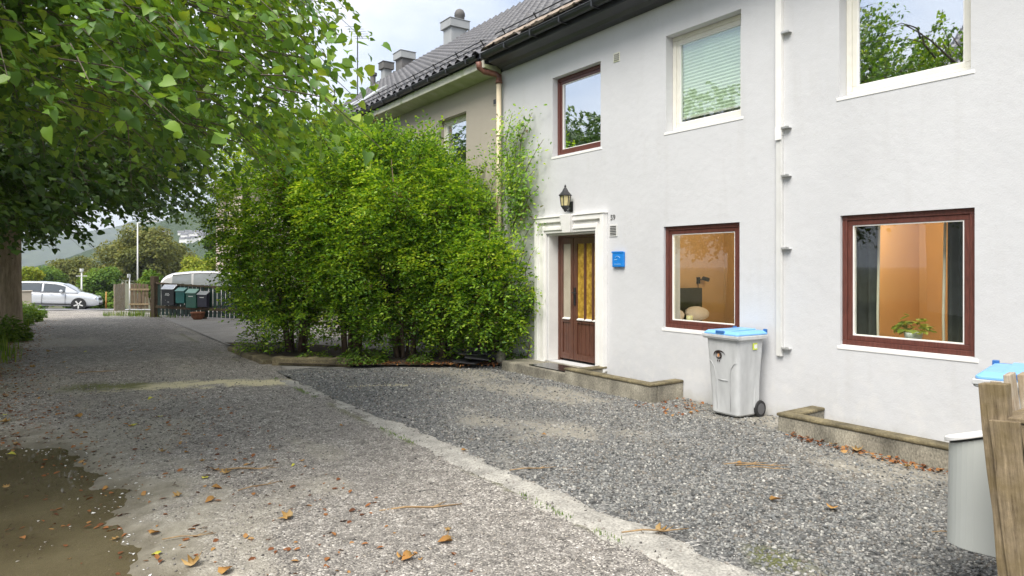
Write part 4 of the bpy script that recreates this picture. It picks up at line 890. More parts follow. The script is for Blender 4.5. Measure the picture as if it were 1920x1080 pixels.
# ------------------------------------------------------------------ weathered fence and round-fronted mailbox at the right edge
fen = empty('wooden_fence', (3.24, 1.018, 0), 0, 'leaning weathered wooden fence with two rows of boards at the right edge', 'fence')
fen.rotation_euler = (R(-5.5), 0, 0)
def rough_board(mb, a, b_, seed, seg=7, amp=.004, top_cut=0.):
    """upright board between corner a and b_ with slightly wavy edges"""
    r_ = random.Random(seed); x0, y0, z0 = a; x1, y1, z1 = b_; vs = []
    for k in range(seg+1):
        z = z0+(z1-z0)*k/seg; j = [r_.uniform(-amp, amp) for _ in range(4)]
        zt = [0, 0, 0, 0] if k < seg else [0, top_cut, top_cut, 0]
        vs += [(x0+j[0], y0+j[2], z+zt[0]), (x1+j[1], y0+j[2], z+zt[1]), (x1+j[1], y1+j[3], z+zt[2]), (x0+j[0], y1+j[3], z+zt[3])]
    fs = [(4*k+i, 4*k+(i+1) % 4, 4*k+4+(i+1) % 4, 4*k+4+i) for k in range(seg) for i in range(4)]+[(3, 2, 1, 0), tuple(4*seg+i for i in range(4))]
    mb.add(vs, fs)
for i in range(16):
    x = .06+i*.14
    m = MB(); rough_board(m, (x, .055, .02), (x+.066, .080, 1.235+random.uniform(-.008, .008)), 10+i, top_cut=random.uniform(-.012, .012)); m.build('slat', M['wood_grey'], fen, bevel=.003, local=True)
m = MB(); rough_board(m, (-.012, .0, -.02), (.045, .10, 1.225), 40); rough_board(m, (-.034, -.04, -.02), (-.013, .06, 1.08), 41); m.build('post', M['wood'], fen, bevel=.004, local=True)
for i in range(12):
    x = .0+i*.185
    m = MB(); rough_board(m, (x, -.062, .0), (x+.178, -.038, 1.065), 60+i); m.build('board', M['wood'], fen, bevel=.003, local=True)
m = MB()
for z in (.25, .88): m.box((.05, -.037, z), (2.3, .02, z+.09))
m.box((-.01, -.075, 1.07), (2.3, .05, 1.092)); m.build('rail', M['wood'], fen, bevel=.005, local=True)
mbx = empty('round_mailbox', (3.80, 1.42, .33), 0, 'grey round fronted mailbox with white sloping lid hanging behind the wooden fence', 'mailbox')
mbx.rotation_euler = (R(-5.5), 0, R(-78))
def dprof(r, x0, n=18): return [(x0, r)]+[(-r*.95*math.sin(math.pi*k/n), r*math.cos(math.pi*k/n)) for k in range(1, n)]+[(x0, -r)]
prof = dprof(.165, .10); m = MB(); top = lambda x, y: .53+.34*x
bot = [(x, y, 0) for x, y in prof]; tp = [(x, y, top(x, y)) for x, y in prof]; m.hexa(bot, tp); m.build('body', M['mail_grey'], mbx, bevel=.003, local=True)
prof2 = dprof(.185, .11); m = MB(); m.hexa([(x, y, top(x, y)+.012) for x, y in prof2], [(x, y, top(x, y)+.024+.012*(1-(y/.185)**2)) for x, y in prof2]); m.build('lid', M['mail_white'], mbx, bevel=.003, local=True)
m = MB(); m.hexa([(x*.985, y*.985, top(x, y)+.0015) for x, y in prof], [(x*.985, y*.985, top(x, y)+.011) for x, y in prof])
m.box((.1015, -.15, .1), (.125, .15, .5)); m.build('gasket', M['black_trim'], mbx, local=True)

# ------------------------------------------------------------------ far picket fence with four mailboxes
A = Vector((3.22, 25.6, 0)); B = Vector((6.6, 19.7, 0)); dirv = (B-A).normalized(); Lf = (B-A).length; angf = math.atan2(dirv.y, dirv.x)
pf = empty('picket_fence', A, angf, 'dark green picket fence with a brown end post carrying four mailboxes', 'fence')
m = MB(); rough_board(m, (-.10, -.09, -.1), (.10, .09, 1.36), 90, amp=.008); m.build('post', M['wood_dark'], pf, bevel=.01, local=True)
for k in range(1, 4):
    m = MB(); m.box((Lf*k/3-.05, .03, -.1), (Lf*k/3+.05, .13, 1.05)); m.build('post', M['wood_dark'], pf, bevel=.008, local=True)
x = .16; i = 0
while x < Lf:
    m = MB(); h_ = 1.16-.03*x+random.uniform(-.015, .015); rough_board(m, (x, -.012, .07), (x+.135, .012, h_), 100+i, amp=.003, top_cut=random.uniform(-.01, .01)); m.build('picket', M['green_paint'], pf, bevel=.003, local=True); x += .185; i += 1
m = MB(); m.hexa([(.1, -.05, .30), (Lf, -.05, .26), (Lf, -.013, .26), (.1, -.013, .30)], [(.1, -.05, .39), (Lf, -.05, .35), (Lf, -.013, .35), (.1, -.013, .39)])
m.hexa([(.1, -.045, 1.10), (Lf, -.045, .88), (Lf, -.013, .88), (.1, -.013, 1.10)], [(.1, -.045, 1.16), (Lf, -.045, .93), (Lf, -.013, .93), (.1, -.013, 1.16)]); m.build('rail', M['wood_dark'], pf, bevel=.005, local=True)
def mailbox(xa, xb, z0, z1, body, lid, label, extra=None):
    p = A+dirv*((xa+xb)/2); o_ = empty('mailbox', (p.x, p.y, z0), angf, label, 'mailbox', 'mailboxes on the picket fence'); w_ = (xb-xa)/2
    m = MB(); m.prism([(-.17, 0), (-.17, (z1-z0)*.80), (-.052, (z1-z0)*.98), (-.052, 0)], -w_, w_, 'x'); m.build('body', body, o_, bevel=.01, local=True)
    m = MB(); H_ = z1-z0; m.prism([(-.20, H_*.80), (-.20, H_*.84), (-.052, H_*1.06), (-.052, H_*.985)], -w_-.015, w_+.015, 'x'); m.build('lid', lid, o_, bevel=.008, local=True)
    m = MB(); m.box((-w_*.45, -.178, H_*.62), (w_*.45, -.171, H_*.66)); m.build('slot', M['white_print'] if extra == 'slot' else body, o_, local=True)
    if extra == 'text':
        me = text_mesh('705', .15, .002); me.transform(Matrix.Translation((-.02, -.174, H_*.56)) @ Matrix.Rotation(R(90), 4, 'X')); link('number', me, M['white_print'], o_, local=True)
        m = MB(); m.box((.0, -.174, .10), (.07, -.171, .112)); m.box((-.12, -.174, .16), (-.10, -.171, .17)); m.build('scuff', M['white_print'], o_, local=True)
mailbox(.56, 1.14, .42, 1.06, M['mail_black'], M['steel_lid'], 'wide black mailbox with white number on the far picket fence', 'text')
mailbox(1.22, 1.62, .50, .98, M['mail_teal'], M['mail_teal2'], 'teal mailbox on the far picket fence, between the black and the green one')
mailbox(1.70, 2.16, .36, .94, M['mail_green'], M['mail_green2'], 'green mailbox with a pale curved lid on the far picket fence', 'slot')
mailbox(2.22, 2.64, .40, .88, M['mail_navy'], M['zinc'], 'dark violet mailbox at the right end of the row on the far picket fence', 'slot')
pt = MB(); pt.lathe([(.10, -.02), (.19, .10), (.20, .20), (.22, .20), (.22, .25), (.18, .25), (.16, .18)], (0, 0, 0), 18); po_ = pt.build('flower_pot', M['terracotta'], smooth=True); q = A+dirv*2.35+Vector((-.22, -.12, .0)); po_.location = q; tag(po_, 'terracotta flower pot standing at the foot of the picket fence', 'flower pot')
# brown gate and grey boards further left
gt = empty('wooden_gate', (3.05, 30.8, -.18), R(-35), 'low brown wooden gate left of the mailbox fence', 'gate')
for k in range(5):
    m = MB(); rough_board(m, (k*.145-.02, -.012, .2), (k*.145+.095, .012, 1.18+.02*math.sin(k)), 200+k, amp=.004); m.build('board', M['wood_dark'], gt, local=True)
m = MB()
for z in (.34, .92): m.box((-.05, -.05, z), (.72, -.013, z+.07))
m.build('rail', M['wood'], gt, local=True)
gf = empty('board_fence', (3.1, 38.0, -.45), R(65), 'silvery grey upright boards of an old fence beside the brown gate', 'fence')
for k in range(9):
    m = MB(); rough_board(m, (k*.15-.2, -.012+.004*(k % 2), -.1), (k*.15-.06, .012+.004*(k % 2), 1.28+random.uniform(-.03, .03)), 230+k, amp=.005); m.build('board', M['wood_grey'], gf, local=True)
# beige garden wall at the far left of the lane
m = MB(); m.box((-3.5, 37.4, -1.0), (-.22, 37.7, .56)); m.box((-3.55, 37.36, .561), (-.18, 37.74, .61)); tag(m.build('garden_wall', M['beige'], bevel=.02), 'low beige garden wall beyond the tree trunk on the left of the lane', 'wall')

# ------------------------------------------------------------------ cars (nose towards +X, base at the origin)
def make_car(name, label, loc, rz, paint, glass, Lc, Wc, Hc, roof, belt, hood, style):
    """roof/belt/hood: lists of (x, z) side profiles"""
    car = empty(name, loc, rz, label, 'car', None)
    xs = np.linspace(-Lc/2, Lc/2, 61)
    zr = np.interp(xs, [p[0] for p in hood], [p[1] for p in hood])
    tx = np.abs(xs)/(Lc/2); hw = Wc/2*(1-.16*tx**5-.05*tx**2)
    zb = .20+.10*tx**8; rings = []
    for x, zt, h_, b_ in zip(xs, zr, hw, zb):
        pts = [(0, b_), (.86*h_, b_), (.97*h_, b_+.12), (h_, b_+.30*(zt-b_)+.08), (.985*h_, b_+.68*(zt-b_)), (.95*h_, b_+.87*(zt-b_)), (.86*h_, zt-.025), (.55*h_, zt), (0, zt+.012)]
        rings.append([(x, y, z) for y, z in pts]+[(x, -y, z) for y, z in pts[-2:0:-1]])
    V = [p for r_ in rings for p in r_]; n = len(rings[0])
    fs = [(i*n+k, i*n+(k+1) % n, (i+1)*n+(k+1) % n, (i+1)*n+k) for i in range(60) for k in range(n)]+[tuple(range(n-1, -1, -1)), tuple(60*n+k for k in range(n))]
    m = MB(); m.add(V, fs)
    # greenhouse
    x0, x1 = roof[0][0], roof[-1][0]; gx_ = np.linspace(x0, x1, 41); gr = np.interp(gx_, [p[0] for p in roof], [p[1] for p in roof]); gb = np.interp(gx_, [p[0] for p in belt], [p[1] for p in belt])
    hb_ = Wc/2*.955; ht = Wc/2*.74
    def side(x, z):  # half width of the greenhouse at height z
        b0 = np.interp(x, [p[0] for p in belt], [p[1] for p in belt]); return hb_-(hb_-ht)*np.clip((z-b0)/(Hc-b0), 0, 1.1)**1.15-.10*max(0, abs(x-(x0+x1)/2)/(x1-x0)*2-.75)
    rings = []
    for x, zt, b_ in zip(gx_, gr, gb):
        b_ = min(b_, zt)-.05; pts = []
        for q in np.linspace(0, 1, 7): z = b_+(zt-.045-b_)*q; pts.append((float(side(x, z)), z))
        e = pts[-1][0]; pts += [(e*.93, zt-.014), (e*.75, zt), (e*.3, zt+.012)]
        rings.append([(x, y, z) for y, z in pts]+[(x, -y, z) for y, z in pts[::-1]])
    V = [p for r_ in rings for p in r_]; n = len(rings[0]); nr = len(rings)
    fs = [(i*n+k, i*n+(k+1) % n, (i+1)*n+(k+1) % n, (i+1)*n+k) for i in range(nr-1) for k in range(n)]+[tuple(range(n-1, -1, -1)), tuple((nr-1)*n+k for k in range(n))]
    m.add(V, fs); m.build('body', paint, car, smooth=True, local=True)
    # side glass panels
    bx = [p[0] for p in belt]; bz = [p[1] for p in belt]; rx = [p[0] for p in roof]; rz_ = [p[1] for p in roof]
    for sg in (1, -1):
        for (wa, wb) in style['windows']:
            n2 = 10; vs = []
            for k in range(n2+1):
                x = wa+(wb-wa)*k/n2; za = np.interp(x, bx, bz)+.03; zt = np.interp(x, rx, rz_)-.085
                zt = max(zt, za+.01)
                for q in range(5): z = za+(zt-za)*q/4; vs.append((x, sg*(float(side(x, z))+.006), z))
            m = MB(); m.add(vs, [(k*5+q, k*5+q+1, k*5+q+6, k*5+q+5) for k in range(n2) for q in range(4)]); m.build('side_window', glass, car, local=True, smooth=True)
        m = MB(); pts = [(x, sg*(float(side(x, np.interp(x, bx, bz)+.015))+.008), np.interp(x, bx, bz)+.015) for x in np.linspace(style['windows'][0][0], style['windows'][-1][1], 12)]
        m.tube(pts, .012, 5)
        pts = [(x, sg*(float(side(x, np.interp(x, rx, rz_)-.075))+.006), np.interp(x, rx, rz_)-.075) for x in np.linspace(style['windows'][0][0], style['windows'][-1][1], 14)]; m.tube(pts, .012, 5)
        m.build('window_trim', M['black_trim'], car, local=True)
        xm, zm = style['mirror']; m = MB(); m.lathe([(.03, -.10), (.075, -.07), (.09, 0), (.07, .08), (.02, .11)], (0, 0, 0), 12, 'y', sy=.9); mo = m.build('mirror', paint, car, smooth=True, local=True); mo.location = (xm, sg*(Wc/2+.06), zm)
        for xd in style['handles']: m = MB(); zh = np.interp(xd, bx, bz)-.11; m.box((xd-.10, sg*(Wc/2*.97)-.02, zh-.014), (xd+.10, sg*(Wc/2*.97)+.022, zh+.014)); m.build('door_handle', paint, car, bevel=.006, local=True)
        m = MB()
        for xd in style['seams']: m.box((xd-.004, sg*(Wc/2*.985)-.03, .34), (xd+.004, sg*(Wc/2*.985)+.012, np.interp(xd, bx, bz)-.06))
        m.box((-Lc*.30, sg*(Wc/2*.99)-.03, .27), (Lc*.27, sg*(Wc/2*.99)+.004, .33)); m.build('door_seam', M['black_trim'], car, local=True)
    # windscreen and rear screen
    for (xa, xb) in (style['screen'], style['rear']):
        vs = []; n2 = 8
        for k in range(n2+1):
            x = xa+(xb-xa)*k/n2; z = np.interp(x, rx, rz_)+.016
            e = float(side(x, z-.05))*.86
            for q in np.linspace(-1, 1, 7): vs.append((x, e*q, z+.006*(1-q*q)))
        m = MB(); m.add(vs, [(k*7+q, k*7+q+1, k*7+q+8, k*7+q+7) for k in range(n2) for q in range(6)]); m.build('windscreen', glass, car, local=True, smooth=True)
    # wheels in dark arches
    for xw in style['axles']:
        for sg in (1, -1):
            yc = sg*(Wc/2-.115); r = style['r']
            m = MB(); m.lathe([(r+.035, sg*(Wc/2-.10)), (r+.035, sg*(Wc/2+.004))], (xw, 0, r), 30, 'y'); m.build('wheel_arch', M['black_trim'], car, local=True)
            m = MB(); m.lathe([(r*.62, yc-.10), (r*.95, yc-.10), (r, yc-.07), (r, yc+.07), (r*.95, yc+.122), (r*.68, yc+.126)] if sg > 0 else [(r*.68, yc-.126), (r*.95, yc-.122), (r, yc-.07), (r, yc+.07), (r*.95, yc+.10), (r*.62, yc+.10)], (xw, 0, r), 30, 'y'); wh = m.build('wheel', M['rubber'], car, local=True)
            m = MB(); y0_ = yc+sg*.127
            m.lathe(sorted([(r*.72, y0_), (r*.72, y0_+sg*.012)], key=lambda p: p[1]), (xw, 0, r), 30, 'y')
            for k in range(5):
                a = 2*math.pi*k/5+.3; Mx = Matrix.Translation((xw, 0, r)) @ Matrix.Rotation(a, 4, 'Y'); m.box((r*.08, min(y0_+sg*.013, y0_+sg*.035), -.03), (r*.70, max(y0_+sg*.013, y0_+sg*.035), .03), 1, Mx)
            m.lathe(sorted([(r*.70, y0_+sg*.0125), (r*.70, y0_+sg*.03)], key=lambda p: p[1]), (xw, 0, r), 5, 'y', 0) if False else None
            m.build('rim', [M['black_trim'], M['conduit']], wh, local=True)
    # nose
    for sg in (1, -1):
        m = MB(); m.lathe([(.02, -.16), (.075, -.10), (.085, 0), (.06, .12), (.02, .17)], (0, 0, 0), 12, 'y', sx=1.1); h_ = m.build('headlight', M['headlight'], car, smooth=True, local=True); h_.location = (Lc/2-.20, sg*Wc*.35, style['light_z']); h_.rotation_euler = (0, R(-8), R(-22*sg))
        m = MB(); m.box((-Lc/2-.008, sg*Wc*.33-.1, .74), (-Lc/2+.12, sg*Wc*.33+.1, 1.0)); m.build('tail_light', M['copper'], car, bevel=.02, local=True)
    m = MB(); m.box((Lc/2-.06, -.34, style['light_z']-.14), (Lc/2+.006, .34, style['light_z']+.01)); g = m.build('grille', M['black_trim'], car, bevel=.02, local=True)
    m = MB(); m.box((Lc/2-.05, -.62, .27), (Lc/2+.004, .62, .42)); m.build('lower_intake', M['black_trim'], car, bevel=.02, local=True)
    m = MB(); m.box((Lc/2+.012, -.26, .40), (Lc/2+.022, .26, .51)); m.build('number_plate', M['white_print'], car, local=True)
    return car
est = dict(windows=[(-1.85, -1.28), (-1.22, -.28), (-.20, .78)], mirror=(.62, 1.0), handles=(-.75, .18), seams=(-1.0, -.24, .80), screen=(.62, 1.30), rear=(-2.25, -2.0), axles=(-1.35, 1.42), r=.315, light_z=.66)
car1 = make_car('silver_estate_car', 'silver estate car parked nose down on the road at the end of the lane', (.58, 44.2, 0), R(-12), M['car_silver'], M['car_glass'], 4.62, 1.86, 1.46,
   [(-2.27, .98), (-2.02, 1.30), (-1.75, 1.39), (-1.1, 1.45), (-.4, 1.46), (.25, 1.43), (.72, 1.33), (1.34, .98)], [(-2.27, .98), (-1.2, .95), (.2, .92), (1.34, .94)],
   [(-2.31, .78), (-2.26, .98), (-1.5, 1.0), (.9, .98), (1.35, .95), (1.9, .84), (2.2, .70), (2.31, .54)], est)
gzc = float(gz(.58, 44.2)); car1.location.z = gzc+.03; car1.rotation_euler = (0, R(2.6), R(-12))
mpv = dict(windows=[(-1.55, -.95), (-.88, .05), (.12, .98)], mirror=(.92, 1.08), handles=(-.5, .45), seams=(-.90, .08, 1.05), screen=(.75, 1.50), rear=(-2.0, -1.8), axles=(-1.25, 1.25), r=.31, light_z=.72)
car2 = make_car('white_family_car', 'white family car with pale windows parked behind the picket fence', (5.55, 26.7, 0), R(-14), M['car_white'], M['car_glass_l'], 4.15, 1.75, 1.56,
   [(-2.03, 1.0), (-1.82, 1.38), (-1.55, 1.50), (-.9, 1.56), (-.1, 1.56), (.5, 1.48), (.9, 1.35), (1.55, .99)], [(-2.03, 1.02), (-1.0, 1.01), (.4, .97), (1.55, .96)],
   [(-2.07, .8), (-2.03, 1.0), (-1.3, 1.03), (1.0, 1.0), (1.5, .96), (1.85, .85), (2.07, .6)], mpv)
car2.location.z = float(gz(5.55, 26.7))-.02

# ------------------------------------------------------------------ lamp posts, signs
def post(name, px, z, ztop, r, label, cat, m=M['conduit']):
    x, y = cam_pt(px, z); g = float(ground_z(np.array(x), np.array(y))); o_ = empty(name, (x, y, g), 0, label, cat)
    b_ = MB(); b_.tube([(0, 0, 0), (0, 0, ztop-g)], [r, r*.7], 10); b_.build('pole', m, o_, local=True, smooth=True); return o_, x, y, ztop-g
o_, x, y, h_ = post('street_lamp', 258, 58, 5.4, .07, 'tall pale street lamp pole rising behind the brown gate', 'street lamp'); b_ = MB(); b_.tube([(0, 0, h_-.05), (.5, -.3, h_+.1), (1.1, -.7, h_+.12)], .045, 8); b_.box((.9, -.85, h_+.05), (1.5, -.6, h_+.17)); b_.build('arm', M['conduit'], o_, local=True)
o_, x, y, h_ = post('sign_post', 153, 50, 1.3, .07, 'short pale post with a small cross arm behind the silver car', 'post'); b_ = MB(); b_.box((-.35, -.05, h_-.35), (.35, .05, h_-.29)); b_.tube([(0, 0, h_), (0, 0, h_+.22)], .13, 10); b_.build('arm', M['conduit'], o_, local=True)
o_, x, y, h_ = post('road_sign', 243, 36, 1.18, .035, 'small white sign board on a post above the grey boards', 'sign'); b_ = MB(); b_.box((-.05, -.30, h_-.08), (-.02, .30, h_+.10)); sg_ = b_.build('board', M['white_print'], o_, local=True, bevel=.01); sg_.rotation_euler = (0, 0, R(62-90+10))
o_, x, y, h_ = post('marker_post', 199, 44, .05, .06, 'thin orange marker post in the shrubs right of the silver car', 'post', M['fallen'])

# ------------------------------------------------------------------ vegetation
def limbs(parent, base, tips, r0, m, name='limb', sag=.0, seed=1):
    r_ = random.Random(seed); mb = MB()
    for a, b_, ra in tips:
        a = Vector(a); b_ = Vector(b_); mid = a.lerp(b_, .5)+Vector((r_.uniform(-.2, .2), r_.uniform(-.2, .2), (b_-a).length*.10)); q = a.lerp(mid, .5)+Vector((r_.uniform(-.08, .08), r_.uniform(-.08, .08), .05)); q2 = mid.lerp(b_, .5)+Vector((0, 0, .06))
        mb.tube([a, q, mid, q2, b_], [ra, ra*.8, ra*.6, ra*.38, ra*.12], 7)
    return mb.build(name, m, parent, smooth=True, fix=False)
def lime_tree(label, trunk, r_trunk, c, rad, ntwig, lsz, lm, keep=None, limbs_n=14, zsplit=2.6, seed=5, extra_pts=None, lean=(0, 0)):
    g = float(ground_z(np.array(trunk[0]), np.array(trunk[1])))+.02; c = np.array(c); rad = np.array(rad)
    T0 = empty('lime_tree', (trunk[0], trunk[1], g), 0, label, 'tree', 'lime trees along the lane')
    b_ = MB(); x, y = trunk; zt = c[2]+rad[2]*.4
    pts = [(x, y, g-.1), (x+.01, y, g+.25), (x+.03, y-.02, g+1.0), (x+.05, y-.04, zsplit), (x+lean[0]*.6, y+lean[1]*.6, (zsplit+zt)/2), (x+lean[0], y+lean[1], zt)]
    b_.tube(pts, [r_trunk*1.45, r_trunk*1.12, r_trunk, r_trunk*.93, r_trunk*.55, r_trunk*.12], 14); b_.build('trunk', M['bark_lit'], T0, smooth=True, fix=False)
    n = int(ntwig*3); u = rng.normal(size=(n, 3)); u /= (np.abs(u)**3.2).sum(1)[:, None]**(1/3.2); rr = rng.random(n)**.42
    P = c+u*rad*rr[:, None]
    # clumpy: drop twigs where a coarse noise is low
    cl = fbm(P[:, 0]*1.1+P[:, 2]*.9, P[:, 1]*1.1-P[:, 2]*.7, 3); ok = (cl > .40)
    d = P-CAM; dist = np.linalg.norm(d, axis=1); ok &= (dist > 2.7)
    if keep is not None: ok &= keep(P)
    P = P[ok][:ntwig]; u = u[ok][:ntwig]
    if extra_pts is not None: P = np.concatenate([P, extra_pts]); u = np.concatenate([u, np.tile((.6, -.2, -.5), (len(extra_pts), 1))])
    n = len(P)
    # limbs reach for some of the twig starts
    rl = random.Random(seed); tips = []
    for k in range(limbs_n):
        t_ = P[rl.randrange(n)]; s0 = rl.uniform(.0, .75); a = Vector(pts[3]).lerp(Vector(pts[5]), s0); tips.append((a, t_, r_trunk*rl.uniform(.18, .36)*(1-.5*s0)))
        for j in range(3):
            dd = np.linalg.norm(P-t_, axis=1); q = P[np.argsort(dd)[rl.randrange(5, min(60, n))]]; tips.append((Vector(a).lerp(Vector(t_), rl.uniform(.5, .85))+Vector((0, 0, .1)), q, r_trunk*.07))
    limbs(T0, None, tips, 0, M['bark'], seed=seed)
    hd = u[:, :2]/(np.linalg.norm(u[:, :2], axis=1)[:, None]+1e-6)+rng.normal(size=(n, 2))*.5; hd /= np.linalg.norm(hd, axis=1)[:, None]
    Lt = rng.uniform(.45, .85, n); k = 11; LP = []; LN = []; LT = []
    for j in range(k):
        s_ = (j+.6)/k; sd_ = 1 if j % 2 else -1
        pos = P+np.stack([hd[:, 0]*Lt*s_, hd[:, 1]*Lt*s_, Lt*(.22*s_-.75*s_**2)], -1)+rng.normal(size=(n, 3))*.025
        side_ = np.stack([-hd[:, 1], hd[:, 0], np.zeros(n)], -1)*sd_
        tdir = np.stack([hd[:, 0], hd[:, 1], np.full(n, -.75)], -1)*.8+side_*.75+rng.normal(size=(n, 3))*.3; nrm = np.stack([hd[:, 0]*.35, hd[:, 1]*.35, np.full(n, .9)], -1)+rng.normal(size=(n, 3))*.42
        LP.append(pos); LN.append(nrm); LT.append(tdir)
    LP = np.concatenate(LP); LN = np.concatenate(LN); LT = np.concatenate(LT)
    vis = (np.linalg.norm(LP-CAM, axis=1) > 2.2) & (LP[:, 0] < (.40+.10*fbm(LP[:, 1]*2.5+LP[:, 2], LP[:, 2]*2.5))*LP[:, 1])
    if trunk[1] > 9: vis = np.ones(len(LP), bool)
    if trunk[1] > 20: vis = LP[:, 0] < (.155+.075*fbm(LP[:, 1]*1.3, LP[:, 2]*1.6))*LP[:, 1]
    leaves('crown', LP[vis], LN[vis], LT[vis], lsz*rng.uniform(.5, 1.2, vis.sum()), lm, T0, 'lime')
    # twig stems: thin three sided prisms
    mb = MB()
    for i in range(0, n, 2):
        p = P[i]
        if trunk[1] < 9 and p[0]+hd[i, 0]*Lt[i] > .42*p[1]: continue
        q = [(p[0]+hd[i, 0]*Lt[i]*s_, p[1]+hd[i, 1]*Lt[i]*s_, p[2]+Lt[i]*(.22*s_-.75*s_*s_)) for s_ in (0, .5, 1)]; mb.tube(q, [.006, .004, .002], 3, cap=False)
    mb.build('twig', M['bark'], T0, fix=False)
    return T0
def project(P):
    s_, c_ = math.sin(R(34.8)), math.cos(R(34.8)); z = P[:, 0]*s_+P[:, 1]*c_; l = P[:, 0]*c_-P[:, 1]*s_
    return 960+1280*l/z, 499-1280*(P[:, 2]-1.7)/z, z
# the near tree stands left of the frame and spreads over the lane
def keep_near(P):
    lo = 2.55+.55*np.abs(P[:, 0]-.5)/2+.35*sstep(5.5, 9, P[:, 1])-.55*np.exp(-((P[:, 0]-2.0)/.5)**2-((P[:, 1]-4.6)/.6)**2)
    return (P[:, 2] < 4.8+1.5*(P[:, 1]-5.6)+.5*np.maximum(0, -P[:, 0])) & (P[:, 2] > lo+.25*(fbm(P[:, 0]*2, P[:, 1]*2)-.3)) & (P[:, 0] < .295*P[:, 1]+.35*(fbm(P[:, 1]*1.5, P[:, 2]*1.5)-.45))
ex = np.array([(1.35, 4.15, 2.95), (1.45, 4.35, 2.9), (1.5, 4.5, 3.0), (1.4, 4.3, 2.85), (1.55, 4.6, 2.8), (1.3, 4.4, 3.1), (1.5, 4.7, 3.2), (1.45, 4.2, 3.1), (1.1, 4.1, 2.75), (.9, 4.4, 2.7), (1.3, 4.6, 2.7)])
lime_tree('near lime tree spreading its large bright leaves over the lane at the upper left', (-2.4, 5.6), .30, (-.5, 5.6, 4.6), (3.3, 3.3, 2.6), 3800, .072, M['lime_leaf'], keep_near, 16, 2.6, 5, ex, (1.2, .3))
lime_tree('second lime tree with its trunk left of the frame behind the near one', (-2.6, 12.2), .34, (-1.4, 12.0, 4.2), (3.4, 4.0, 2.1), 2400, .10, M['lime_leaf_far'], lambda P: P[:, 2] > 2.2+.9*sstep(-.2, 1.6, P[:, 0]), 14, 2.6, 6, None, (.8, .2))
def keep_far(P): return P[:, 2] > 2.35+.9*(fbm(P[:, 0]*.9+4, P[:, 1]*.9)-.5)+.85*sstep(-.3, .9, P[:, 0])
lime_tree('dark crowned lime tree whose thick pale trunk stands at the left edge of the lane', (-.78, 22.2), .42, (-.2, 19.2, 4.35), (4.2, 6.2, 2.2), 4800, .105, M['lime_leaf_far'], keep_far, 18, 2.5, 7, None, (.5, -2.))

